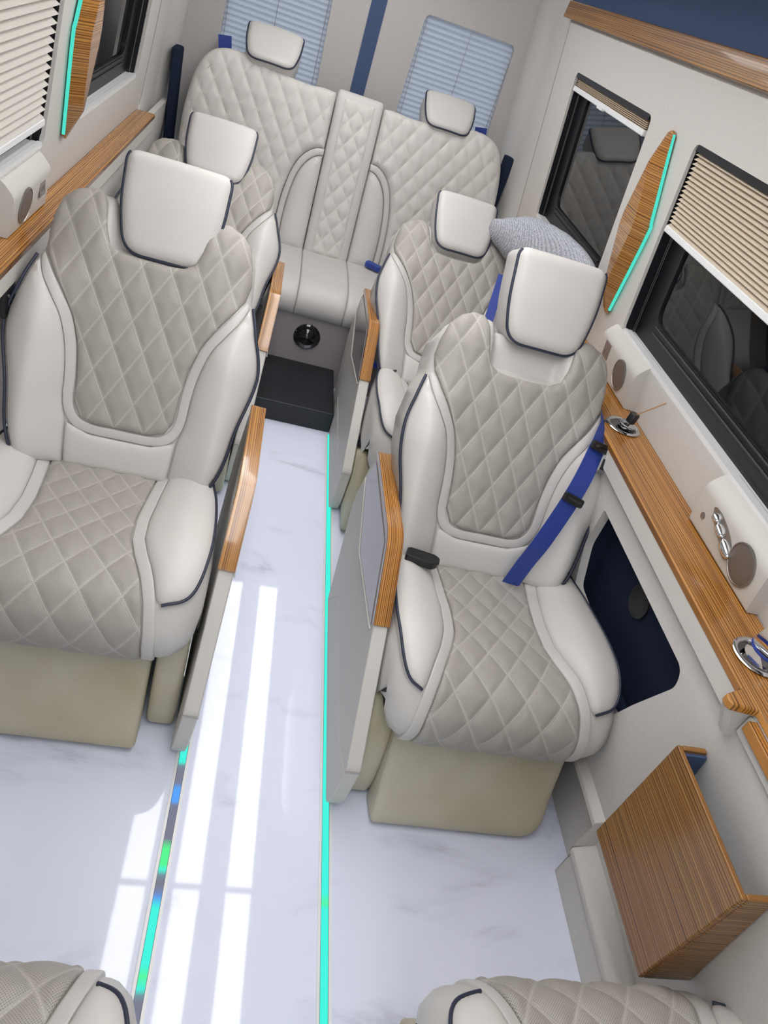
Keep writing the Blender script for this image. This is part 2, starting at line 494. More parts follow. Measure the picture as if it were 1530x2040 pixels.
# ------------------------------------------------------------------ captain seat
def make_headrest(parent, cx, drop, name='headrest', plen=.14):
    """headrest in backrest space: parent frame has y along the recline"""
    W = .118
    out = round_poly([(-.095, 0), (.095, 0), (W, .10), (.122, .235), (-.122, .235), (-W, .10)], [.045, .045, .05, .03, .03, .05], 8)
    def base(x, s): return -.35*np.clip(s-.12, 0, 1)**1.6-.6*x*x
    m3 = lambda x, s, h: np.c_[x, -h, s]
    body = pad(name, out, m3, M['head_leather'], parent, .011, h=.022, r=.024, base=base, depth=.085, solid=True)
    L = sample_closed(out, .008)
    # the piping runs down both sides and along the bottom edge
    L = np.array([p for p in L])
    k = int(np.argmin(np.hypot(L[:, 0]-.118, L[:, 1]-.232))); L = np.roll(L, -k, 0)
    L = np.array([p for p in L if p[1] < .229])
    # order along the path: right side down -> bottom -> left side up
    ang = np.arctan2(L[:, 0], -(L[:, 1]-.13)); L = L[np.argsort(ang)]
    Hh = base(L[:, 0], L[:, 1])+.004
    C = np.array([0, .12]); Li = L+(C-L)*np.array([.004, .004])
    pts = m3(Li[:, 0], Li[:, 1], Hh+.002)
    MB().tube([tuple(p) for p in pts], .0042, 8).build('piping', M['piping'], body, True, 60)
    for sx in (-.05, .05):
        MB().tube([(sx, .055, -plen), (sx, .055, .01)], .006, 10).build('post', M['chrome'], body, True)
    for sx in (-.05, .05):
        if plen > .1: MB().lathe([(.014, -.135), (.014, -.115), (.009, -.112)], 16, 'z', (sx, .055, 0)).build('post_collar', M['black'], body, True)
    return body

BACK = set()
def captain_seat(m):
    """m=+1: back shifted towards -x; the aisle side is at -x (right-hand row); m=-1 mirrored"""
    root = empty('captain_seat')
    dx = -.025*m
    fx0 = 0.
    # --- cushion
    prof = Profile([(.10, .435), (.02, .447), (-.10, .455), (-.24, .468), (-.35, .468), (-.425, .448), (-.468, .405), (-.482, .355), (-.468, .305), (-.445, .275)])
    m3 = lambda x, s, h: prof.at(x, s, h, -1.)
    S0 = .08                                    # arc length at the crease
    half = [(0, -.02), (.24, -.02), (.256, S0), (.278, S0+.1), (.288, S0+.2), (.292, S0+.3), (.291, S0+.38), (.288, S0+.44), (.283, S0+.52), (.280, S0+.58), (.27, S0+.63), (.245, S0+.675), (.17, S0+.69), (0, S0+.695)]
    ext = {1: .022 if m > 0 else .026, -1: .0 if m > 0 else .012}
    wide = lambda P, k=1.: np.array([(x+np.sign(x)*ext[1 if x > 0 else -1]*k*float(smooth01((abs(x)-.20)/.07)), q) for x, q in P])
    body_out = wide(mirror(half))
    def lift(x, s): return .040*smooth01((np.abs(x)-.12)/.12)*smooth01((S0+.52-s)/.20)
    def crown(x, s): return lift(x, s)-1.6*np.clip(np.abs(x)-.22, 0, 1)**2
    bc = lambda x, s: crown(x, s)-.006
    pad('cushion', body_out, m3, M['leather'], root, .014, h=.045, r=.055, base=lambda x, s: bc(x, s)-.045, depth=.13)
    def wq(s):
        return np.interp(s-S0, [-.1, 0, .1, .2, .28, .34, .40, .46, .52, .60, .70], [.14, .135, .125, .118, .122, .14, .165, .185, .195, .20, .20])
    ss = np.linspace(-.01, S0+.665, 44)
    def cq(x, s):
        sx = np.interp(s-S0, [-.1, .25, .45, .7], [.072, .076, .092, .098])
        sv = np.interp(s, np.linspace(0, .8, 81), np.cumsum(np.r_[0, .01/np.interp(np.linspace(0, .79, 80)-S0, [0, .25, .45, .7], [.105, .10, .125, .15])]))
        return x/sx+.5, sv
    qo = [(wq(s)-.0015, s) for s in ss]; qo = np.array(qo+[(-x, s) for x, s in qo[::-1]])
    pad('cushion_quilted_panel', qo, m3, M['quilt'], root, .0075, h=.004, r=.008, base=crown, depth=.02, quilt=cq, qamp=.007)
    for sg in (1, -1):
        bo = [(wq(s)+.0015, s) for s in ss]+[(wq(s)+.0295, s) for s in ss[::-1]]
        bo = np.array([(x*sg, s) for x, s in bo])
        pad('cushion_band', bo, m3, M['leather'], root, .009, h=.0025, r=.006, base=crown, depth=.02)
        sb = np.linspace(.0, S0+.445, 26)
        outer = catmull([(.220, S0+.458), (.253, S0+.438), (.272, S0+.395), (.281, S0+.33), (.283, S0+.26), (.279, S0+.18), (.270, S0+.1), (.254, S0+.02), (.240, .0)], 5)
        inn = [(wq(s)+.031, s) for s in sb]
        outer = wide([(x*sg, s) for x, s in outer])*np.array([sg, 1])
        bo2 = np.array([(x*sg, s) for x, s in list(inn)+[tuple(p) for p in outer]])
        pad('cushion_bolster', bo2, m3, M['head_leather'], root, .011, h=.011, r=.03, base=crown, depth=.02)
        pth = m3(outer[:, 0]*sg, outer[:, 1], crown(outer[:, 0]*sg, outer[:, 1])+.004)
        MB().tube([tuple(p) for p in pth], .0036, 8).build('piping', M['piping'], root, True, 60)
    before = set(root.children)
    # --- backrest
    bp = Profile([(-.005, .42), (.02, .50), (.062, .59), (.112, .69), (.165, .79), (.215, .885), (.262, .965), (.295, 1.012), (.335, 1.04), (.385, 1.05)])
    b3 = lambda x, s, h: bp.at(x, s, h, 1., dx)
    T0 = .045
    full = [(0, -.02), (.21, -.015), (.236, .012), (.256, .08), (.268, .17), (.294, .28), (.297, .36), (.280, .44), (.260, .495), (.258, .53), (.252, .59), (.238, .645), (.212, .68), (.17, .698), (0, .70)]
    eb = {1: .014, -1: .0 if m > 0 else .012}
    wb = lambda P, t0: np.array([(x+np.sign(x)*eb[1 if x > 0 else -1]*float(smooth01((abs(x)-.21)/.04)*smooth01((.42-(q-t0))/.12)), q) for x, q in P])
    out = wb(mirror([(x, s+T0) for x, s in full]), T0)
    def B(x, s):
        t = s-T0
        b = .046*smooth01((np.abs(x)-.13)/.11)*smooth01((.52-t)/.22)
        wing = -1.5*np.clip(np.abs(x)-.12, 0, 1)**2*smooth01((t-.42)/.12)
        edge = -2.2*np.clip(np.abs(x)-.235, 0, 1)**1.5
        return b+wing+edge
    notch = round_poly([(-.108, .53+T0), (.108, .53+T0), (.12, .72+T0), (-.12, .72+T0)], .03, 6)
    def Bn(x, s):
        d = edge_dist(notch, np.c_[x, s]); i = inside(notch, np.c_[x, s])
        return B(x, s)-np.where(i, .034*smooth01(d/.02), 0)
    pad('backrest', out, b3, M['leather'], root, .012, h=.02, r=.03, base=lambda x, s: Bn(x, s)-.026, depth=.10, solid=True)
    qh = [(0, .104), (.07, .104), (.105, .116), (.124, .15), (.128, .22), (.137, .29), (.158, .36), (.19, .415), (.222, .462), (.244, .50), (.251, .545), (.245, .59), (.231, .642), (.207, .672), (.172, .688), (.142, .68), (.126, .648), (.117, .59), (.105, .553), (.08, .538), (.05, .534), (0, .532)]
    qo = np.array(mirror([(x, s+T0) for x, s in qh]))
    bq = lambda x, s: (x/.0735+.25, (s-T0)/.138+.25)
    pad('backrest_quilted_panel', qo, b3, M['quilt'], root, .0075, h=.006, r=.010, base=B, depth=.025, quilt=bq, qamp=.007)
    # trim band that frames the lower quilted panel
    inner = catmull([(0, .101), (.07, .101), (.107, .113), (.127, .148), (.131, .22), (.140, .29), (.161, .36), (.193, .413), (.225, .459), (.249, .496)], 5)
    o2 = catmull([(0, .076), (.078, .077), (.125, .094), (.150, .14), (.156, .22), (.165, .286), (.184, .35), (.213, .398), (.241, .442), (.258, .484)], 5)
    lp = [tuple(p) for p in inner]+[tuple(p) for p in o2[::-1]]
    hb = [(x, s) for x, s in [tuple(p) for p in inner]]; ob = [tuple(p) for p in o2]
    band = hb[::-1]+[(-x, s) for x, s in hb[1:]]+[(-x, s) for x, s in ob[::-1]]+[(x, s) for x, s in ob[1:]]
    pad('backrest_band', np.array([(x, s+T0) for x, s in band]), b3, M['leather'], root, .009, h=.0035, r=.006, base=B, depth=.02)
    for sg in (1, -1):
        outer = catmull([(.262, .486), (.279, .43), (.294, .36), (.291, .28), (.266, .17), (.254, .085), (.234, .016), (.212, -.012)], 6)
        outer = wb([(x*sg, s) for x, s in outer], 0.)*np.array([sg, 1])
        bo = [tuple(p) for p in o2[::-1] if p[0] > .147]+[(.139, .1), (.133, -.015)]
        bo = bo+[tuple(p) for p in outer[::-1]]
        bo = np.array([((x+.0015)*sg if x < .26 and i < 40 else x*sg, s+T0) for i, (x, s) in enumerate(bo)])
        pad('backrest_bolster', bo, b3, M['head_leather'], root, .011, h=.014, r=.035, base=B, depth=.02)
        pth = b3((outer[:, 0]+.004)*sg, outer[:, 1]+T0, B(outer[:, 0]*sg, outer[:, 1]+T0)+.006)
        MB().tube([tuple(p) for p in pth], .004, 8).build('piping', M['piping'], root, True, 60)
    lb = [(-.131, -.015), (.131, -.015), (.137, .095), (.124, .091), (.078, .0745), (0, .0735), (-.078, .0745), (-.124, .091), (-.137, .095)]
    pad('lumbar_band', np.array([(x, s+T0) for x, s in lb]), b3, M['head_leather'], root, .010, h=.008, r=.016, base=B, depth=.02)
    BACK.update(o.data.name for o in root.children if o not in before)
    # --- headrest
    hr = empty('headrest_mount', (dx, .0, 0)); hr.parent = root
    # --- footrest
    fp = Profile([(-.37, .36), (-.405, .29), (-.437, .21), (-.478, .12), (-.515, .055), (-.53, .02)])
    f3 = lambda x, s, h: fp.at(x, s, h, -1.)
    fo = round_poly([(-.222*m+fx0, 0), (.262*m+fx0, 0), (.245*m+fx0, fp.L), (-.222*m+fx0, fp.L)], [.02, .02, .07, .015], 6)
    pad('footrest', fo, f3, M['perf'], root, .014, h=.012, r=.016, base=lambda x, s: 0*x-.012, depth=.07, solid=True)
    # --- side pad between the footrest and the aisle console
    sp = Profile([(-.36, .33), (-.40, .26), (-.43, .17), (-.445, .08), (-.44, .01)])
    s3 = lambda x, s, h: sp.at(x, s, h, -1., (-.257 if m > 0 else .268))
    so = round_poly([(-.036, 0), (.036, 0), (.036, sp.L), (-.036, sp.L)], .02, 5)
    pad('side_pad', so, s3, M['perf'], root, .012, h=.014, r=.02, base=lambda x, s: 0*x-.012, depth=.30)
    # --- base
    b = MB(); b.box((-.21, -.36, .0), (.21, .18, .34)); b.build('seat_base', M['black'], root, bevel=.01)
    return root

def seat_headrest(root, m, drop):
    mount = [c for c in root.children if c.name.startswith('headrest_mount')][0]
    bpy.data.objects.remove(mount)
    dx = -.025*m
    a = R(25)
    base = make_headrest(root, dx, drop)
    s = .612-drop
    y = .022+math.sin(R(26.5))*(s-.0)+.0; z = .46+math.cos(R(26.5))*s
    base.location = (dx+.027, y+.012, z); base.scale = (1.06, 1, 1.04)
    base.rotation_euler = (-R(24), 0, 0)
    return base
def copy_tree(o, parent=None):
    c = o.copy(); COL.objects.link(c)
    if parent is not None: c.parent = parent
    for ch in list(o.children): copy_tree(ch, c)
    return c
def kids(o):
    out = []
    for c in o.children: out.append(c); out += kids(c)
    return out

def recline(root, deg):
    piv = Vector((0, 0, .46)); rt = Matrix.Rotation(-R(deg), 4, 'X')
    T = Matrix.Translation(piv)@rt@Matrix.Translation(-piv)
    for c in root.children:
        if c.data is not None and c.data.name in BACK or c.name.startswith('headrest'):
            c.matrix_local = T@c.matrix_basis
GS = 'cream leather captain seats'
sr = captain_seat(1); hr = seat_headrest(sr, 1, 0.)
sl = captain_seat(-1); hl = seat_headrest(sl, -1, .080)
seats = {}
def place(o, x, y, rz, label):
    o.location = (x, y, 0); o.rotation_euler = (0, 0, rz); tag(o, label, 'seat', GS); return o
def head_of(o): return [c for c in o.children if c.name.startswith('headrest')][0]
place(sr, .519, 1.455, 0, 'cream quilted captain seat with raised headrest and blue belt across its back')
place(sl, -.53, 1.58, 0, 'big cream quilted captain seat at the left, its headrest pushed down')
s2r = copy_tree(sr); head_of(s2r).location.x -= .013; place(s2r, .519, 2.50, 0, 'cream quilted captain seat half hidden, grey knitted cushion beside its headrest')
h = head_of(s2r); d = Vector((0, -math.sin(R(26.5)), -math.cos(R(26.5))))*.06-Vector((0, math.cos(R(26.5)), -math.sin(R(26.5))))*.022; h.location = Vector(h.location)+Vector((0, -math.sin(R(26.5)), -math.cos(R(26.5))))*0+d; recline(s2r, 17.5)
s2l = copy_tree(sl); head_of(s2l).location.x -= .013; place(s2l, -.525, 2.58, 0, 'captain seat behind the big left one, mostly hidden but its headrest')
h = head_of(s2l); h.location = Vector(h.location)-Vector((0, math.cos(R(26.5)), -math.sin(R(26.5))))*.024; recline(s2l, 17.5)
s3r = copy_tree(sl); place(s3r, .565, -.02, math.pi, 'rear-facing captain seat at bottom right, only its cushion front edge in view')
s3l = copy_tree(sr); place(s3l, -.48, -.035, math.pi, 'rear-facing captain seat at bottom left, only its cushion corner in view')

# ------------------------------------------------------------------ aisle consoles
def console(x0, y0, m, label, lean=0.):
    """m=+1 right-hand row (aisle face at -x)"""
    root = empty('armrest_console', (x0, y0, 0)); root.rotation_euler = (0, lean, 0)
    t = .038
    fx = lambda u: u*m
    poly = [(-.473, .006), (-.495, .06), (-.503, .205), (-.276, .468), (-.118, .606), (-.06, .612), (.262, .592), (.30, .56), (.378, .346), (.25, .006)]
    poly = round_poly(poly, [.01, .03, .02, .01, .05, .03, .03, .04, .05, .02], 4)
    b = MB().prism([tuple(p) for p in poly], lambda a, c, k: (fx(k*t), a, c))
    o = b.build('console_body', M['trim'], root, bevel=.005)
    # wooden armrest cap
    top = round_poly([(-.280, .474), (-.120, .630), (.268, .611), (.285, .588), (.262, .590), (-.112, .606), (-.262, .462)], [.004, .045, .012, .01, .002, .03, .002], 6)
    b = MB().prism([tuple(p) for p in top], lambda a, c, k: (fx(-.002+k*(t+.004)), a, c))
    b.build('wooden_armrest', M['wood_x'], root, bevel=.006, seg=3)
    # smoked gloss plate on the aisle face
    pl = round_poly([(-.262, .458), (-.112, .600), (.25, .585), (.295, .49), (.07, .398)], .006, 3)
    b = MB().prism([tuple(p) for p in pl], lambda a, c, k: (fx(-.0035+k*.003), a, c))
    p = b.build('gloss_plate', M['glosspanel'], root)
    ed = [(fx(-.004), a, c) for a, c in [(-.27, .452), (.07, .392), (.302, .487)]]
    MB().tube(ed, .0022, 6).build('edge_strip', M['trim'], p, True)
    # leather front strip seams
    MB().tube([(fx(-.0005), -.503, .2), (fx(t+.0005), -.503, .2)], .0016, 6).build('seam', M['greyvinyl'], root, True)
    MB().tube([(fx(-.0008), .24, .02), (fx(-.0008), .12, .16), (fx(-.0008), -.40, .15), (fx(-.0008), -.49, .19)], .0014, 6).build('seam', M['trim'], root, True)
    tag(root, label, 'armrest', 'armrest consoles along the aisle')
    return root
console(.185, 1.45, 1, 'aisle console with wooden armrest beside the seat wearing the blue belt')
console(.185, 2.665, 1, 'smaller-looking right aisle console whose glossy plate reflects the rear bench')
console(-.185, 1.545, -1, 'aisle console with wooden armrest beside the big left captain seat', R(3.2))
console(-.185, 2.70, -1, 'left aisle console with sunlit wooden armrest near the black step', R(2.5))

# ------------------------------------------------------------------ rear bench
def bench():
    root = empty('rear_bench', (.042, 0, 0))
    tag(root, 'wide cream quilted rear bench with centre panel across the back', 'bench')
    bp = Profile([(3.60, .42), (3.625, .50), (3.665, .64), (3.705, .80), (3.745, .96), (3.78, 1.08), (3.81, 1.145), (3.86, 1.175), (3.92, 1.18)])
    b3 = lambda x, s, h: bp.at(x, s, h, 1.)
    def B(x, s): return -.8*np.clip(np.abs(x)-.66, 0, 1)**1.6
    def B2(x, s): return B(x, s)+.02*smooth01((.26-np.abs(x))/.1)*smooth01((.45-s)/.1)
    arc = catmull([(.114, .475), (.15, .465), (.19, .425), (.22, .36), (.238, .26), (.245, .15), (.242, 0.03)], 6)
    arc2 = catmull([(.114, .505), (.16, .495), (.212, .448), (.246, .372), (.266, .265), (.273, .15), (.270, .03)], 6)
    q = lambda x, s: (x/.082, s/.128)
    for sg in (-1, 1):
        top = catmull([(.755, .08), (.772, .3), (.770, .5), (.742, .66), (.69, .755), (.60, .797), (.48, .790), (.36, .757), (.25, .748), (.17, .755), (.114, .75)], 6)
        o = [tuple(p) for p in arc2[::-1]]
        o = [(p[0]+.0015, p[1]) for p in o]
        outl = np.array([(x*sg, s) for x, s in o[::-1]+[(.70, .03)]+[tuple(p) for p in top]])
        pad('quilted_wing', outl, b3, M['quilt_plain'], root, .009, h=.02, r=.028, base=lambda x, s: B(x, s)-.012, depth=.10, quilt=q, qamp=.0085)
        seam = catmull([(.722, .08), (.737, .3), (.734, .5), (.707, .64), (.66, .72)], 8)
        MB().tube([tuple(p) for p in b3(seam[:, 0]*sg, seam[:, 1], B(seam[:, 0], seam[:, 1])+.012)], .0025, 6).build('seam', M['leather'], root, True)
        bd = [tuple(p) for p in arc]+[tuple(p) for p in arc2[::-1]]
        pad('wing_band', np.array([(x*sg, s) for x, s in bd]), b3, M['leather'], root, .011, h=.006, r=.01, base=lambda x, s: 0*x, depth=.03)
        bl = [(.114, .03)]+[(.114, .472)]+[(p[0]-.0015, p[1]) for p in arc]
        pad('lumbar_pad', np.array([(x*sg, s) for x, s in bl]), b3, M['head_leather'], root, .012, h=.025, r=.05, base=lambda x, s: 0*x-.006, depth=.03)
    cp = round_poly([(-.110, .03), (.110, .03), (.110, .77), (-.110, .77)], .02, 4)
    c = pad('centre_panel', cp, b3, M['leather'], root, .012, h=.014, r=.018, base=lambda x, s: 0*x, depth=.10)
    cq = round_poly([(-.072, .04), (.072, .04), (.072, .735), (-.072, .735)], .01, 4)
    pad('centre_quilting', cq, b3, M['quilt_plain'], c, .009, h=.004, r=.008, base=lambda x, s: 0*x+.012, depth=.01, quilt=lambda x, s: (x/.074+.5, s/.108), qamp=.009)
    # cushion in three pieces
    cpf = Profile([(3.66, .455), (3.55, .462), (3.40, .470), (3.25, .472), (3.17, .458), (3.125, .42), (3.115, .375), (3.135, .335)])
    c3 = lambda x, s, h: cpf.at(x, s, h, -1.)
    for x0, x1, nm in ((-.70, -.113, 'bench_cushion'), (-.112, .112, 'bench_cushion'), (.113, .70, 'bench_cushion')):
        pad(nm, round_poly([(x0, 0), (x1, 0), (x1, cpf.L), (x0, cpf.L)], .008, 3), c3, M['leather'], root, .014, h=.008, r=.012, base=lambda x, s: 0*x, depth=.08)
    b = MB(); b.box((-.70, 3.15, .0), (.70, 3.62, .40)); bo = b.build('bench_base', M['greyvinyl'], root)
    MB().lathe([(.062, 0), (.062, -.006), (.055, -.012), (.040, -.010), (.030, -.020), (.0, -.026)], 40, 'y', (-.024, 3.149, .232)).build('round_vent', M['blackgloss'], bo, True, 40)
    # back carcass
    b = MB(); b.box((-.60, 3.80, .30), (.60, 3.88, .95)); b.build('bench_back', M['leather'], root)
    for cx in (-.42, .435):
        hd = make_headrest(root, cx, 0, plen=.03)
        hd.location = (cx-.01, 3.775, 1.165 if cx < 0 else 1.135); hd.rotation_euler = (-R(50), 0, 0); hd.scale = (1.04, 1.1, .86)
    return root
bench()
# step in front of the bench
b = MB(); b.box((-.176, 2.735, .002), (.183, 3.148, .098)); tag(b.build('step_mat', M['mat'], None, bevel=.004), 'black rubber covered step at the end of the aisle below the rear bench', 'step')
# buckles and belts
def buckle(name, loc, rz, label, mat=None, tilt=0.):
    root = empty(name, loc, rz); root.rotation_euler = (tilt, 0, rz)
    b = MB().prism([tuple(p) for p in round_poly([(-.045, -.018), (.03, -.02), (.045, -.006), (.045, .012), (.03, .02), (-.045, .018)], .006, 3)], lambda a, c, k: (a, c, k*.024))
    b.build('buckle_body', mat or M['black'], root, bevel=.003)
    MB().box((.034, -.009, .014), (.0462, .009, .0245)).build('release_button', M['black'], root, bevel=.002)
    tag(root, label, 'buckle', 'seat belt buckles'); return root
buckle('belt_buckle', (.318, 1.405, .497), R(-12), 'black belt buckle between wooden armrest and the belted seat cushion')
buckle('belt_buckle', (.288, 2.515, .468), R(-30), 'blue topped belt buckle beside the wooden armrest of the rear seat', M['belt'])
buckle('belt_buckle', (.288, 3.57, .478), R(-30), 'small blue belt buckle lying at the rear bench crease', M['belt'])

def belt_strip(name, pts, wdt, nrm, mat, parent=None, thick=.0022):
    """flat webbing along pts with given face normals"""
    P = [Vector(p) for p in pts]; V = []; F = []
    for i, p in enumerate(P):
        t = (P[min(i+1, len(P)-1)]-P[max(i-1, 0)]).normalized(); n = Vector(nrm[i]).normalized()
        s = t.cross(n).normalized()*wdt/2
        V += [p-s, p+s, p+s-n*thick, p-s-n*thick]
    for i in range(len(P)-1):
        a = 4*i; b2 = a+4
        for k in range(4): F.append((a+k, a+(k+1) % 4, b2+(k+1) % 4, b2+k))
    F += [(3, 2, 1, 0), tuple(4*(len(P)-1)+k for k in range(4))]
    return mesh(name, V, F, mat, parent, False)
def on_back(seat, x, s, h):
    a = R(26.5); d = Vector((0, math.sin(a), math.cos(a))); n = Vector((0, -math.cos(a), math.sin(a)))
    return Vector((seat[0]+x, seat[1], .46))+d*s+n*h, n
be = empty('seat_belt', (.5, 1.45, 0)); tag(be, 'blue webbing seat belt running diagonally down the right captain seat back', 'seat belt')
raw = [(.262, .50, -.045), (.246, .475, .005), (.230, .45, .042), (.198, .36, .080), (.168, .264, .092), (.130, .138, .080), (.112, .06, .05), (.10, -.01, .022)]
C = catmull(raw, 5)
pp = []; nn = []
for x, s, hh in C:
    p, n = on_back((.5, 1.45), x, s, hh); pp.append(p-Vector((.5, 1.45, 0))); nn.append(n+Vector((.25*(1 if s > .4 else .35), 0, 0)))
belt_strip('webbing', pp, .054, nn, M['belt'], be)
def slider(x, s, hh, rot, nm, wd=.064):
    p, n = on_back((.5, 1.45), x, s, hh)
    b = MB().prism([tuple(q) for q in round_poly([(-wd/2, -.012), (wd/2, -.012), (wd/2, .012), (-wd/2, .012)], .006, 3)], lambda a, c, k: (a, -k*.012, c))
    o = b.build(nm, M['black'], be, bevel=.003); o.location = p-Vector((.5, 1.45, 0)); o.rotation_euler = (-R(26.5), rot, 0)
    b2 = MB().box((-wd/2+.008, -.0135, -.004), (wd/2-.008, -.011, .004)).build('slider_bar', M['blackgloss'], o, bevel=.001)
    return o
slider(.170, .268, .094, R(16), 'belt_slider')
sl_ = slider(.218, .418, .066, R(12), 'belt_anchor', .058)
p, n = on_back((.5, 1.45), .235, .375, .078)
b = MB().prism([tuple(q) for q in round_poly([(-.012, -.026), (.012, -.026), (.012, .026), (-.012, .026)], .003, 2)], lambda a, c, k: (a, -k*.003, c))
o = b.build('latch_tongue', M['chrome'], be); o.location = p-Vector((.5, 1.45, 0)); o.rotation_euler = (-R(26.5), R(8), 0)
b = MB().box((-.006, -.0036, -.014), (.006, .0006, .016)).build('tongue_slot', M['black'], o)
# belts seen between other seats
_a = R(44); _d = np.array((0, math.sin(_a), math.cos(_a))); _n = np.array((0, -math.cos(_a), math.sin(_a)))
R2A = tuple(np.array((.487+.196, 2.5, .46))+_d*.50+_n*.055); R2B = tuple(np.array((.487+.150, 2.5, .46))+_d*.27+_n*.10)
def straight_belt(label, a, b_, wdt, n):
    o = belt_strip('seat_belt', [a, tuple((np.array(a)*.5+np.array(b_)*.5)), b_], wdt, [n]*3, M['belt'])
    tag(o, label, 'seat belt'); return o
straight_belt('short piece of blue belt showing between right seats below the headrest', R2A, R2B, .036, (-.25, -.70, .70))
straight_belt('short blue belt loop hanging under the left wooden ledge', (-.822, 2.15, .82), (-.822, 2.08, .68), .05, (.9, -.5, .2))
straight_belt('bit of blue belt behind the left headrest of the rear bench', (-.615, 3.98, 1.19), (-.60, 3.98, 1.10), .06, (0, -1, .3))
straight_belt('bit of blue belt behind the right headrest of the rear bench', (.665, 3.98, 1.17), (.68, 3.98, 1.08), .06, (0, -1, .3))

# ------------------------------------------------------------------ room shell
def wx(z): return .885-.127*(np.asarray(z, float)-.885)
def wall_panel(name, sgn, outline, holes, mat, reveal=.012, spacing=.06):
    P, HS, V, F = triangulate(np.array(outline), spacing, holes)
    X = np.c_[sgn*wx(V[:, 1]), V[:, 0], V[:, 1]]
    n = len(V); F = [tuple(f) for f in F]
    bl = boundary_loops(F); ids = sorted({a for a, b in bl}); mp = {a: n+i for i, a in enumerate(ids)}; idx = np.array(ids)
    X2 = X[idx].copy(); X2[:, 0] += sgn*reveal
    FF = F+[(b, a, mp[a], mp[b]) for a, b in bl]
    o = mesh(name, np.concatenate([X, X2]), FF, mat, None, True, angle=30)
    return tag(o, kind='structure')
def rect(y0, y1, z0, z1, r=.03): return round_poly([(y0, z0), (y1, z0), (y1, z1), (y0, z1)], r, 6)
WR = [rect(.35, 2.065, 1.02, 1.555), rect(2.405, 3.28, 1.005, 1.558)]
WL = [rect(.45, 2.18, 1.03, 1.565), rect(2.525, 3.36, 1.03, 1.565)]
YF, YB = -1.2, 3.56
wall_panel('wall_right', 1, [(YF, .86), (YB, .86), (YB, 1.76), (YF, 1.76)], WR, M['wall'])
wall_panel('wall_left', -1, [(YF, .86), (YB, .86), (YB, 1.76), (YF, 1.76)], WL, M['wall'])
def quadstrip(name, pts, y0, y1, mat, smooth=False, kind='structure', thick=None):
    """extrude an (x,z) polyline along y"""
    V = []; F = []
    for x, z in pts: V += [(x, y0, z), (x, y1, z)]
    for i in range(len(pts)-1): F.append((2*i, 2*i+1, 2*i+3, 2*i+2))
    o = mesh(name, V, F, mat, None, smooth)
    if thick:
        md = o.modifiers.new('thick', 'SOLIDIFY'); md.thickness = thick; md.offset = 0
    return tag(o, kind=kind)
# corner pillars between side walls and rear doors
for sg, nm in ((1, 'right'), (-1, 'left')):
    cx = .0
    pts = [(sg*.90, YB+.002), (sg*.885, YB+.01), (sg*.883, YB+.26), (sg*.872, YB+.33), (sg*.845, YB+.37), (sg*.84, YB+.50)]
    V = []; F = []
    for x, y in pts:
        V += [(x, y, 0), (x-sg*.0, y, .86), (x-sg*.10, y, 1.76), (x-sg*.12, y, 1.95)]
    for i in range(len(pts)-1):
        for k in range(3): F.append((4*i+k, 4*i+4+k, 4*i+5+k, 4*i+1+k))
    tag(mesh('trim_1' if sg > 0 else 'trim_2', V, F, M['wall'], None, True, angle=40), kind='structure')
for sg, nm in ((1, 'trim_13'), (-1, 'trim_14')):
    tag(MB().tube([(sg*(float(wx(z))-.0005), YB, z) for z in np.linspace(.89, 1.70, 8)], .0022, 6).build(nm, M['greyvinyl'], None, True), kind='structure')
# floor
o = mesh('floor', [(-1, YF, 0), (1, YF, 0), (1, 4.3, 0), (-1, 4.3, 0)], [(0, 1, 2, 3)], M['marble'], None, False); tag(o, kind='structure')
# lower right wall with niche
niche = round_poly([(1.475, .740), (.932, .748), (.918, .705), (1.0, .535), (1.05, .42), (1.24, .42), (1.265, .476), (1.46, .475), (1.50, .60)], [.01, .04, .03, .02, .03, .02, .02, .02, .02], 5)
def lx(z): return .755+np.clip(.81-np.asarray(z, float), 0, 1)*.1475
def low_panel(name, sgn, holes, z0=.14, z1=.869):
    P, HS, V, F = triangulate(np.array([(YF, .148), (.862, .148), (.874, .234), (4.0, .234), (4.0, z1), (YF, z1)]), .08, holes)
    X = np.c_[sgn*(lx(V[:, 1])+(0 if sgn > 0 else .068)), V[:, 0], V[:, 1]]
    n = len(V); F = [tuple(f) for f in F]
    bl = boundary_loops(F); ids = sorted({a for a, b in bl}); mp = {a: n+i for i, a in enumerate(ids)}; idx = np.array(ids)
    X2 = X[idx].copy(); X2[:, 0] += sgn*.025
    return tag(mesh(name, np.concatenate([X, X2]), F+[(b, a, mp[a], mp[b]) for a, b in bl], M['wall'], None, True, angle=30), kind='structure')
low_panel('trim_3', 1, [niche]); low_panel('trim_4', -1, [])
# niche lining
n2 = round_poly([(1.53, .775), (.90, .775), (.89, .69), (.96, .47), (1.0, .385), (1.52, .385)], .02, 3)
nb = MB(); V = [(float(lx(c))+.012, a, c) for a, c in n2]+[(float(lx(c))+.085, a, c) for a, c in n2]; k = len(n2)
nb.add(V, [(i, (i+1) % k, (i+1) % k+k, i+k) for i in range(k)]+[tuple(range(k, 2*k))])
no = nb.build('storage_niche', M['navy']); tag(no, 'dark navy carpeted niche in the right wall behind the belted seat', 'niche')
MB().lathe([(.046, 0), (.046, -.006), (.038, -.008), (.0, -.006)], 32, 'x', (.868, 1.27, .62)).build('niche_speaker', M['black'], no, True, 40)
MB().lathe([(.012, 0), (.012, -.012), (.0, -.014)], 16, 'x', (.876, 1.0, .56)).build('socket', M['blackgloss'], no, True, 40)
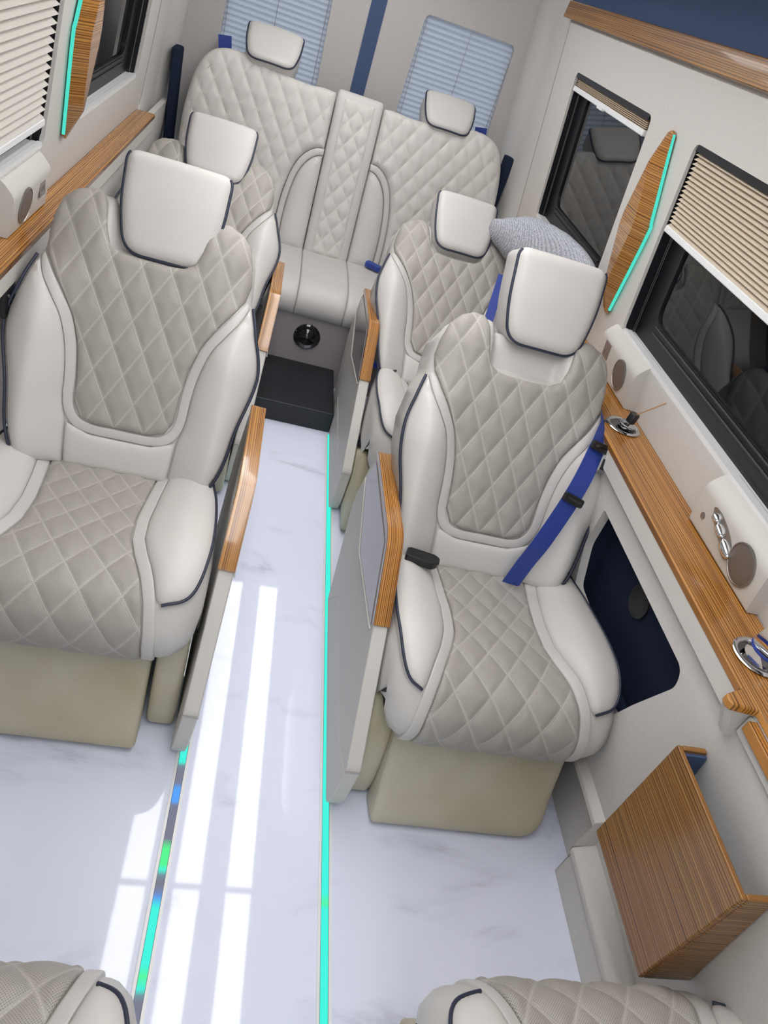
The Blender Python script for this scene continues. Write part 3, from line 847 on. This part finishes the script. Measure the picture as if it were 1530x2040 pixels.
# fascia strips under the shelves
for sg, nm, xi, y1 in ((1, 'trim_5', .737, 3.56), (-1, 'trim_6', .807, 3.50)):
    b = MB(); lo, hi = sorted((sg*xi, sg*.80 if sg > 0 else sg*.86)); b.box((lo, .74 if sg > 0 else -.6, .822), (hi, y1, .872)); tag(b.build(nm, M['trim'], None, bevel=.004), kind='structure')
b = MB(); b.box((.748, -.6, .815), (.80, .735, .862)); tag(b.build('trim_7', M['trim'], None, bevel=.004), kind='structure')
# post below the widened shelf
b = MB().prism([tuple(p) for p in round_poly([(.80, .785), (.737, .785), (.699, .759), (.697, .744), (.705, .736), (.80, .736)], .003, 2)], lambda a, c, k: (a+(.035 if not k else 0), c, .80 if not k else .868))
tag(b.build('trim_8', M['trim']), kind='structure')
# kick panels and ledges, right
def sweep_profile(name, pts, y0, y1, mat):
    b = MB().prism(pts+[(.90, pts[-1][1]), (.90, 0)], lambda a, c, k: (a, y0 if not k else y1, c))
    return tag(b.build(name, mat, None, bevel=.004), kind='structure')
sweep_profile('baseboard_right', [(.857, 0), (.857, .185), (.835, .19), (.818, .205), (.818, .222), (.845, .240)], .872, 3.6, M['wall'])
sweep_profile('baseboard_right_front', [(.808, 0), (.808, .098), (.800, .105), (.796, .115), (.796, .130), (.855, .152)], YF, .86, M['wall'])
b = MB(); b.add([(.857, .90, 0), (.857, .90, .20), (.808, .859, .0), (.808, .859, .10), (.818, .874, .205), (.818, .874, .225), (.796, .859, .115), (.796, .859, .132), (.857, .872, .24), (.857, .858, .15)],
      [(0, 2, 3, 1), (6, 4, 5, 7), (7, 5, 8, 9), (3, 6, 4, 1)])
tag(b.build('trim_9', M['wall']), kind='structure')
b = MB(); b.box((-.96, YF, 0), (-.885, 3.6, .2)); tag(b.build('baseboard_left', M['wall'], None, bevel=.006), kind='structure')
# shelves
sh = [(.735, 3.54), (.735, .775), (.695, .757), (.692, .742), (.70, .733), (.752, .727), (.752, .12), (.883, .12), (.883, 3.54)]
b = MB().prism(sh, lambda a, c, k: (a, c, .868+.018*k)); o = b.build('wooden_ledge', M['wood_shelf'], None, bevel=.004, seg=3)
tag(o, 'long zebra-striped wooden ledge under the right windows, cup holders set in it', 'shelf')
b = MB(); b.box((.737, .12, .84), (.80, .722, .864)); tag(b.build('wooden_flap', M['wood_shelf'], None, bevel=.003), 'lower striped wooden flap just in front of the stepped ledge corner', 'shelf')
b = MB(); b.box((-.883, .12, .868), (-.805, 3.50, .886)); o = b.build('wooden_ledge', M['wood_shelf'], None, bevel=.004, seg=3)
tag(o, 'zebra-striped wooden ledge running under the left windows', 'shelf')
# ceiling
b = MB(); b.box((-.66, YF, 1.93), (.66, 4.3, 1.96)); tag(b.build('ceiling', M['ceil']), kind='structure')
quadstrip('trim_10', [(.775, 1.70), (.93, 1.70)], YF, YB, M['wall'])
for sg, nm in ((1, 'cove'), (-1, 'cove')):
    b = MB().prism([(sg*.752, 1.708), (sg*.80, 1.708), (sg*.80, 1.768), (sg*.757, 1.768)], lambda a, c, k: (a, YF if not k else 3.60, c))
    o = b.build('wooden_rail', M['wood_rail'], None, bevel=.004)
    tag(o, 'striped wooden rail below the navy cove at the %s ceiling edge' % ('right' if sg > 0 else 'left'), 'rail')
    V = []; prof = catmull([(sg*.765, 1.766), (sg*.775, 1.80), (sg*.76, 1.86), (sg*.71, 1.91), (sg*.62, 1.945)], 5)
    o = quadstrip('trim_11' if sg > 0 else 'trim_12', [tuple(p) for p in prof], YF, 3.60, M['navy_cloth'], True)
for i, cx in enumerate((-.258, -.010, .234)):
    for y0, y1 in ((.05, 1.575), (1.605, 3.65)):
        root = empty('ceiling_light', (cx, (y0+y1)/2, 1.93))
        L = (y1-y0)/2
        MB().box((-.060, -L, -.012), (.060, L, -.004)).build('diffuser', M['panel_light'], root)
        f = MB(); f.box((-.066, -L-.004, -.014), (-.060, L+.004, 0)); f.box((.060, -L-.004, -.014), (.066, L+.004, 0)); f.box((-.060, -L-.004, -.014), (.060, -L, 0)); f.box((-.060, L, -.014), (.060, L+.004, 0))
        f.build('light_frame', M['white'], root)
        tag(root, 'ceiling light panel mirrored in the floor as the %s white stripe, %s its break' % (('left', 'middle', 'right')[i], 'before' if y0 < 1 else 'beyond'), 'ceiling light', 'ceiling light panels')
# rear wall with two door windows
RX = .038
def rearwall():
    def yy(z): return 4.06-.06*(np.asarray(z)-1.0)
    out = [(-.95, 0), (.95, 0), (.95, 1.96), (-.95, 1.96)]
    wl = round_poly([(RX-.70, .80), (RX-.195, .80), (RX-.215, 1.53), (RX-.665, 1.53)], .03, 6)
    wr = round_poly([(RX+.195, .80), (RX+.70, .80), (RX+.665, 1.535), (RX+.215, 1.535)], .03, 6)
    P, HS, V, F = triangulate(np.array(out), .08, [wl, wr])
    X = np.c_[V[:, 0], yy(V[:, 1]), V[:, 1]]; n = len(V); F = [tuple(f[::-1]) for f in F]
    F2 = [tuple(f) for f in F]
    bl = boundary_loops(F2); ids = sorted({a for a, b in bl}); mp = {a: n+i for i, a in enumerate(ids)}; idx = np.array(ids)
    X2 = X[idx].copy(); X2[:, 1] += .05
    tag(mesh('wall_rear', np.concatenate([X, X2]), F2+[(b, a, mp[a], mp[b]) for a, b in bl], M['door'], None, True, angle=30), kind='structure')
    # dark gap between the doors
    b = MB(); V = []
    b.add([(RX-.042, yy(.3)-.004, .3), (RX+.028, yy(.3)-.004, .3), (RX+.028, yy(1.95)-.004, 1.95), (RX-.042, yy(1.95)-.004, 1.95),
           (RX-.042, yy(.3)+.03, .3), (RX+.028, yy(.3)+.03, .3), (RX+.028, yy(1.95)+.03, 1.95), (RX-.042, yy(1.95)+.03, 1.95)],
          [(0, 1, 2, 3), (0, 3, 7, 4), (1, 5, 6, 2), (4, 7, 6, 5)])
    tag(b.build('door_seal', M['navy_cloth']), 'dark navy strip covering the gap between the two rear doors', 'seal')
    return yy
yy = rearwall()
def pleated(name, parent, mat, n, p0, p1, q0, q1, depthv, amp, lap=.5):
    """pleated cloth from top edge p0-p1 to bottom edge q0-q1; amp pleat depth along depthv"""
    V = []; F = []; p0, p1, q0, q1, dv = map(np.array, (p0, p1, q0, q1, depthv))
    k = 2*n
    for i in range(k+1):
        t = (i//2+(lap if i % 2 else 0))/n; d = dv*amp*(0 if i % 2 else 1)
        V += [p0*(1-t)+q0*t+d, p1*(1-t)+q1*t+d]
    for i in range(k): F.append((2*i, 2*i+1, 2*i+3, 2*i+2))
    return mesh(name, V, F, mat, parent, False)
def rear_blind(sg, label):
    xa, xb = sorted((RX+sg*.185, RX+sg*.71))
    root = empty('pleated_blind', (0, 0, 0))
    pleated('pleated_cloth', root, M['blind_rear'], 32, (xa, yy(1.55)+.035, 1.55), (xb, yy(1.55)+.035, 1.55), (xa, yy(.80)+.035, .80), (xb, yy(.80)+.035, .80), (0, -1, 0), .014)
    b = MB(); b.box((xa, yy(1.54)+.022, 1.532), (xb, yy(1.54)+.048, 1.552)); b.build('head_rail', M['white'], root)
    for f in (.08, .5, .92):
        x = xa+(xb-xa)*f
        MB().tube([(x, yy(1.53)+.018, 1.53), (x, yy(.82)+.018, .82)], .0012, 5).build('blind_cord', M['steel'], root, True)
    tag(root, label, 'blind', 'blinds of the rear doors'); return root
rear_blind(-1, 'pale blue pleated blind in the rear door window left of the dark strip')
rear_blind(1, 'pale blue pleated blind in the rear door window right of the dark strip')
# navy corner straps beside the bench
for sg, lab in ((-1, 'dark navy padded strip upright beside the left end of the rear bench'), (1, 'dark navy padded strip upright beside the right end of the rear bench')):
    b = MB(); x = -.80 if sg < 0 else .835
    b.box((x-.02, 3.86, .35), (x+.02, 3.95, 1.10)); tag(b.build('corner_strip', M['navy'], None, bevel=.01), lab, 'strip')

# ------------------------------------------------------------------ windows and blinds
def window(n, sg, y0, y1, z0, z1):
    root = empty('window_%d' % n, (sg*.9, (y0+y1)/2, z0)); tag(root, kind='structure')
    def P(y, z, off): return (sg*(float(wx(z))+off)-sg*.9, y-(y0+y1)/2, z-z0)
    e = .06
    # pane
    V = [P(y0-e, z0-e, .05), P(y1+e, z0-e, .05), P(y1+e, z1+e, .05), P(y0-e, z1+e, .05)]
    V += [P(y0-e, z0-e, .056), P(y1+e, z0-e, .056), P(y1+e, z1+e, .056), P(y0-e, z1+e, .056)]
    mesh('pane', V, [(0, 1, 2, 3), (7, 6, 5, 4), (0, 4, 5, 1), (2, 6, 7, 3), (1, 5, 6, 2), (3, 7, 4, 0)], M['glass'], root, False)
    # black surround with an inner rounded opening
    o = np.array([(y0-e, z0-e), (y1+e, z0-e), (y1+e, z1+e), (y0-e, z1+e)])
    hole = rect(y0+.10, y1-.10, z0+.085, z1-.05, .05)
    Pq, HS, V2, F = triangulate(o, .08, [hole])
    X = np.array([P(v[0], v[1], .043) for v in V2]); nn = len(V2); F = [tuple(f) for f in F]
    bl = boundary_loops(F); ids = sorted({a for a, b in bl}); mp = {a: nn+i for i, a in enumerate(ids)}
    X2 = np.array([P(V2[i][0], V2[i][1], .051) for i in ids])
    mesh('window_frame', np.concatenate([X, X2]), F+[(b, a, mp[a], mp[b]) for a, b in bl], M['seal'], root, False)
    rim = sample_closed(rect(y0, y1, z0, z1), .05); V = [P(a, c, .010) for a, c in rim]+[P(a, c, .045) for a, c in rim]; k = len(rim)
    mesh('rubber_rim', V, [(i, (i+1) % k, (i+1) % k+k, i+k) for i in range(k)], M['seal'], root, True)
    # pale track along the foot of the pane
    for off, zz in ((.042, .075), (.042, .055)):
        MB().tube([P(y0+.12, z0+zz, off), P(y1-.12, z0+zz, off)], .004, 6).build('glass_track', M['seal'], root, True)
    # white sill of three ribs
    b = MB()
    for k, (o0, o1, h0) in enumerate(((.002, .014, .014), (.017, .028, .012), (.031, .042, .010))):
        v0 = [P(y0+.012, z0+.001, o0), P(y1-.012, z0+.001, o0), P(y1-.012, z0+.001, o1), P(y0+.012, z0+.001, o1)]
        v1 = [P(y0+.012, z0+h0, o0), P(y1-.012, z0+h0, o0), P(y1-.012, z0+h0, o1), P(y0+.012, z0+h0, o1)]
        b.add(v0+v1, [(0, 3, 2, 1), (4, 5, 6, 7), (0, 1, 5, 4), (1, 2, 6, 5), (2, 3, 7, 6), (3, 0, 4, 7)])
    b.build('window_sill', M['white'], root)
    for yy_ in (y0+.03, y0+.04, y1-.03, y1-.04):
        MB().tube([P(yy_, z0+.02, .024), P(yy_, z1, .024)], .0008, 5).build('blind_cord', M['steel'], root, True)
    return root
window(1, 1, .35, 2.065, 1.02, 1.555); window(2, 1, 2.405, 3.28, 1.005, 1.558)
window(3, -1, .45, 2.18, 1.03, 1.565); window(4, -1, 2.525, 3.36, 1.03, 1.565)
def side_blind(sg, y0, y1, zt, zb, n, mat, label, amp=.022, lap=.8, off=.0):
    root = empty('pleated_blind', (0, 0, 0))
    def P(y, z, o): return (sg*(float(wx(z))+o), y, z)
    pleated('pleated_cloth', root, mat, n, P(y0+.015, zt, off), P(y1-.02, zt, off), P(y0+.015, zb+.012, off), P(y1-.02, zb+.012, off), (sg, 0, 0), amp, lap)
    b = MB(); a = P(y0+.012, zb, off-.004); c = P(y1-.018, zb+.014, off+amp)
    b.box((min(a[0], c[0]), a[1], zb-.004), (max(a[0], c[0]), c[1], zb+.014)); br = b.build('bottom_rail', M['white'], root, bevel=.003)
    ym = (y0+y1)/2
    x = sg*(float(wx(zb))+off-.006)
    MB().box((min(x, x-sg*.012), ym-.03, zb-.006), (max(x, x-sg*.012), ym+.03, zb+.002)).build('pull_tab', M['white'], br, bevel=.002)
    b = MB(); a = P(y0+.01, zt, off-.002); c = P(y1-.015, zt, off+amp+.004)
    b.box((min(a[0], c[0]), a[1], zt-.002), (max(a[0], c[0]), c[1], zt+.014)); b.build('head_rail', M['seal'], root)
    tag(root, label, 'blind', 'pleated blinds of the side windows'); return root
side_blind(1, .36, 2.06, 1.54, 1.335, 17, M['blind_beige'], 'beige pleated blind half lowered in the right front window', .015)
side_blind(1, 2.415, 3.275, 1.543, 1.50, 6, M['blind_beige'], 'cream pleated blind pulled right up in the right rear window', .022)
side_blind(-1, .46, 2.17, 1.55, 1.095, 22, M['blind_white'], 'white pleated blind lowered almost fully in the left window', .028)

# ------------------------------------------------------------------ wall sconces
def sconce(sg, yc, label):
    root = empty('wall_sconce', (sg*.86, yc, 1.29))
    oy = [(.0, .265), (.022, .255), (.088, .03), (.088, -.02), (.022, -.262), (-.01, -.272), (-.022, -.262), (-.082, .0), (-.075, .05), (-.018, .255)]
    iy = [(.0, .18), (.008, .17), (.052, .02), (.052, -.02), (.008, -.185), (0, -.19), (-.008, -.185), (-.048, .0), (-.045, .03), (-.008, .17)]
    def P(y, z, h): return (sg*(float(wx(1.29+z))-h)-sg*.86, y, z)
    V = [P(a, c, .004) for a, c in oy]+[P(a, c, .014) for a, c in oy]+[P(a*1.0, c, .046) for a, c in iy]
    n = len(oy); F = []
    for i in range(n):
        j = (i+1) % n
        F += [(i, j, j+n, i+n), (i+n, j+n, j+2*n, i+2*n)]
    F.append(tuple(range(2*n, 3*n))); F.append(tuple(range(n-1, -1, -1)))
    MB().add(V, F).build('wooden_leaf', M['wood_sconce'], root, bevel=.002)
    # led strip along the edge nearest the front
    ed = [(-.012, .255), (-.078, .05), (-.086, .0), (-.026, -.255)]
    C = catmull(ed, 8)
    MB().tube([P(a-.003, c, .010) for a, c in C], .0048, 8).build('led_strip', M['cyan'], root, True)
    tag(root, label, 'wall light'); return root
sconce(1, 2.205, 'leaf-shaped striped wooden wall light with cyan glow between the right windows')
sconce(-1, 2.355, 'leaf-shaped striped wooden wall light with cyan glow between the left windows')

# ------------------------------------------------------------------ control panels on the side walls
def control_panel(sg, y0, y1, kind, label, face=.075):
    """wedge box on the wall above the ledge"""
    root = empty('control_panel', (sg*.88, (y0+y1)/2, .886)); L = (y1-y0)/2
    prof = round_poly([(-.02, .001), (.028, .001), (.044, .106), (.014, .142), (-.02, .146)], [.002, .008, .014, .02, .002], 4)
    b = MB().prism([tuple(p) for p in prof], lambda a, c, k: (-sg*a, L*(-1 if not k else 1), c))
    b.build('panel_case', M['trim'], root, bevel=.006)
    def face_disc(y, z, r, mat, nm, ry=1.):
        o = MB().lathe([(r, 0), (r, .003), (r*.9, .0045), (r*.5, .004), (0, .0045)], 40, 'x').build(nm, mat, root, True, 40)
        o.location = (-sg*(.0275+.0155*z/.105), y, z); o.rotation_euler = (0, R(8.7), 0 if sg < 0 else math.pi)
        MB().lathe([(r, 0), (r+.003, .001), (r+.003, .004), (r, .005), (r-.001, .003)], 40, 'x', cap=False).build('speaker_rim', M['steel'], o, True, 40)
        return o
    if kind == 'switch':
        sp = face_disc(-.075, .062, .045, M['speaker'], 'speaker')
        o = MB().lathe([(.008, 0), (.008, .003), (0, .004)], 20, 'x').build('button', M['steel'], root, True, 40); o.location = (-sg*.0335, .11, .045); o.rotation_euler = (0, 0, math.pi if sg > 0 else 0)
        pl = round_poly([(.012, .04), (-.006, .045), (-.012, .02), (.02, .045), (.06, .07), (.088, .098), (.068, .10), (.03, .09), (.005, .075)], .01, 4)
        pl = catmull([(-.03, .035), (-.012, .028), (.02, .045), (.062, .062), (.085, .088), (.06, .094), (.025, .088), (-.01, .075), (-.032, .055)], 5, True)
        bz = MB().prism([tuple(p) for p in pl], lambda a, c, k: (-sg*(.027+.155*c+.0035*k), a, c)).build('switch_plate', M['steel'], root)
        def knob(y, z, ly, lz, rot):
            V = []; F = []; n = 10; mseg = 14
            for i in range(n+1):
                th = math.pi*i/n/2
                for k in range(mseg):
                    ph = 2*math.pi*k/mseg
                    V.append((-sg*.014*math.cos(th)*1., ly*math.sin(th)*math.cos(ph), lz*math.sin(th)*math.sin(ph)))
            for i in range(n):
                for k in range(mseg): F.append((i*mseg+k, i*mseg+(k+1) % mseg, (i+1)*mseg+(k+1) % mseg, (i+1)*mseg+k))
            o = mesh('seat_switch', V, F, M['chrome'], bz, True); o.location = (-sg*(.030+.155*z), y, z); o.rotation_euler = (rot, 0, 0)
        knob(-.012, .050, .026, .013, R(20)); knob(.030, .066, .020, .010, R(20)); knob(.058, .078, .014, .010, R(20))
    else:
        face_disc(-.055 if sg > 0 else -.05, .06, .043, M['speaker'], 'speaker')
        b = MB().box((-.0015, -.024, -.026), (.0025, .024, .026)).build('usb_plate', M['glosspanel'], root, bevel=.002); b.location = (-sg*(.0275+.0155*.072/.105), .085, .072)
        for k in (-.008, .008):
            MB().box((.0022, k-.003, -.012), (.0035, k+.003, .0)).build('usb_port', M['steel'], b)
        if sg > 0: b.rotation_euler = (0, R(8.7), math.pi)
    tag(root, label, 'control panel', 'cream control panels on the side walls'); return root
control_panel(1, .985, 1.29, 'switch', 'cream wall panel with chrome seat switches and round speaker on the right ledge')
control_panel(1, 1.80, 2.10, 'usb', 'cream wall panel with round speaker and dark socket beside the diffuser bottle')
control_panel(-1, 1.86, 2.15, 'usb', 'cream wall panel with oval speaker and dark socket on the left wall')
# socket under the left ledge
root = empty('wall_socket', (-.826, 1.745, .79))
MB().box((0, -.038, -.04), (.016, .038, .04)).build('socket_case', M['black'], root, bevel=.004)
for y_ in (-.012, .012):
    for z_ in (-.012, .012):
        MB().lathe([(.004, 0), (.004, .002), (0, .0022)], 10, 'x', (.016, y_, z_)).build('socket_contact', M['steel'], root)
tag(root, 'small black power socket on the left wall under the wooden ledge', 'socket')

# ------------------------------------------------------------------ cup holders and what stands in them
def cup_holder(loc, label):
    root = empty('cup_holder', loc)
    MB().lathe([(.041, .001), (.048, .001), (.050, .004), (.047, .0075), (.043, .008), (.0395, .005), (.0385, .0005)], 48).build('chrome_ring', M['chrome'], root, True, 60)
    MB().lathe([(.039, .0012), (.0385, .002), (.0, .002)], 40).build('holder_well', M['blackgloss'], root, True, 40)
    tag(root, label, 'cup holder', 'chrome cup holders in the right ledge'); return root
cup_holder((.812, 1.682, .886), 'chrome-rimmed cup holder with the black-capped diffuser bottle in it')
cup_holder((.812, .858, .886), 'chrome-rimmed cup holder with the clear bottle in it, near the stepped ledge corner')
root = empty('diffuser_bottle', (.822, 1.682, .889))
gm, nt, b_, o_ = nmat('clear_glass'); b_.inputs['Base Color'].default_value = (.97, .97, .97, 1); b_.inputs['Roughness'].default_value = .04; b_.inputs['Transmission Weight'].default_value = 1.; b_.inputs['IOR'].default_value = 1.12
MB().lathe([(.024, 0), (.026, .004), (.026, .012), (.014, .018), (.011, .020)], 28).build('glass_bottle', M['chrome'], root, True, 40)
MB().lathe([(.013, .018), (.014, .02), (.014, .044), (.0125, .046), (0, .046)], 24).build('bottle_cap', M['black'], root, True, 40)
MB().tube([(0, 0, .040), (.045, -.040, .135)], .0016, 8).build('reed_stick', simple('reed', srgb(176, 128, 88), .7), root, True)
root.rotation_euler = (0, R(6), 0)
tag(root, 'small diffuser bottle with black cap and one reed stick', 'bottle')
root = empty('clear_bottle', (.814, .858, .889)); root.rotation_euler = (R(3), R(6), 0)
MB().lathe([(.029, 0), (.031, .004), (.031, .085), (.027, .105), (.015, .120), (.011, .124)], 32).build('bottle_body', gm, root, True, 40)
MB().lathe([(.0312, .020), (.0315, .021), (.0315, .026), (.0312, .027)], 32, cap=False).build('bottle_label', M['belt'], root, True, 40)
tag(root, 'clear plastic bottle with blue band standing in the front cup holder', 'bottle')

# ------------------------------------------------------------------ wooden box on the right wall
root = empty('magazine_box', (.77, .622, .375))
X1 = -.066; y0, y1 = -.142, .145; H = .338
def bxs(ya, yb, za, zb, g):
    w0 = float(lx(za+.375))-.771-g; w1 = float(lx(zb+.375))-.771-g
    return MB().prism([(X1+.012, za), (w0, za), (w1, zb), (X1+.012, zb)], lambda a, c, k: (a, ya if not k else yb, c))
bx = MB()
t = .012
prof = [(X1, y0), (X1, y1)]
bx.box((X1, y0, 0), (X1+t, y1, H)); bx.build('front_board', M['wood_z'], root, bevel=.004)
bxs(y0, y0+t, 0, H, 0).build('side_board', M['wood_z'], root, bevel=.003)
bxs(y1-t, y1, 0, H, 0).build('side_board', M['wood_z'], root, bevel=.003)
bxs(y0+t, y1-t, 0, t, 0).build('bottom_board', M['wood_z'], root)
MB().box((X1+t, y0+t, t), (-.051, y1-t, H-.01)).build('navy_lining', M['navy_cloth'], root)
bxs(y1-t-.006, y1-t, t, H-.008, .001).build('navy_lining', M['navy_cloth'], root)
tag(root, 'open-topped striped wooden box fixed low on the right wall', 'box')

# ------------------------------------------------------------------ grey knitted cushion
def cushion():
    V = []; F = []; n = 40; k = 28; rnd = random.Random(3)
    A0 = np.array((.625, 2.985, .975)); A1 = np.array((.755, 2.72, 1.005)); A2 = np.array((.80, 2.22, 1.09))
    cen = catmull([A0, A1, A2], n//2)
    for i, c in enumerate(cen):
        t = i/(len(cen)-1)
        r = (.052+.036*smooth01(t/.35))*(max(0., 1-abs(2*t-.9)**2.6))**.5+.012
        a = cen[min(i+1, len(cen)-1)]-cen[max(i-1, 0)]; a /= np.linalg.norm(a)
        s = np.cross(a, (0, 0, 1)); s /= np.linalg.norm(s); u = np.cross(s, a)
        for j in range(k):
            ph = 2*math.pi*j/k
            rr = r*(1+.05*math.sin(3*ph+6*t)+.025*math.sin(46*t+2*math.sin(ph))*(1-t))
            V.append(c+s*math.cos(ph)*rr*.62+u*math.sin(ph)*rr)
    m = len(cen)
    for i in range(m-1):
        for j in range(k): F.append((i*k+j, i*k+(j+1) % k, (i+1)*k+(j+1) % k, (i+1)*k+j))
    F.append(tuple(range(k-1, -1, -1))); F.append(tuple((m-1)*k+j for j in range(k)))
    o = mesh('knitted_cushion', V, F, M['knit'], None, True)
    tag(o, 'grey knitted cushion stuffed between the rear right seat and the window', 'cushion')
cushion()

# ------------------------------------------------------------------ led strips in the floor
def strip(xc, y0, y1, mat, label, n):
    root = empty('floor_light_strip', (xc, 0, 0))
    MB().box((-.0085, y0, .0005), (.0085, y1, .003)).build('led_lens', mat, root)
    for sx in (-1, 1):
        MB().box((min(sx*.0095, sx*.0165), y0, .0005), (max(sx*.0095, sx*.0165), y1, .0034)).build('metal_edge', M['white'], root)
    for sx in (-1, 1):
        MB().box((min(sx*.0085, sx*.0095), y0, .0005), (max(sx*.0085, sx*.0095), y1, .0028)).build('dark_joint', M['black'], root)
    tag(root, label, 'light strip'); return root
CY = (.06, .85, .70, 1); GR = (.10, .85, .28, 1); BL = (.10, .35, .90, 1); OFF = (.19, .20, .27, 1)
strip(-.187, -.3, 2.7, led_mat('left_floor_led', [(-.3, OFF), (.50, OFF), (.53, OFF), (.545, CY), (.565, GR), (.585, CY), (.70, CY), (.715, BL), (.735, OFF), (.765, OFF), (.775, CY), (.79, GR), (.83, GR), (.845, OFF), (.93, OFF), (.94, BL), (.975, BL), (.99, OFF), (1.035, OFF), (1.045, CY), (2.7, CY)], -.3, 2.7, 1.05),
      'partly lit floor light strip, cyan, green and blue patches, left of the aisle', 1)
strip(.187, -.3, 2.72, led_mat('right_floor_led', [(-.3, CY), (.72, CY), (.735, GR), (.75, CY), (2.7, CY)], -.3, 2.7, 1.05),
      'evenly glowing cyan floor light strip along the right-hand consoles', 2)
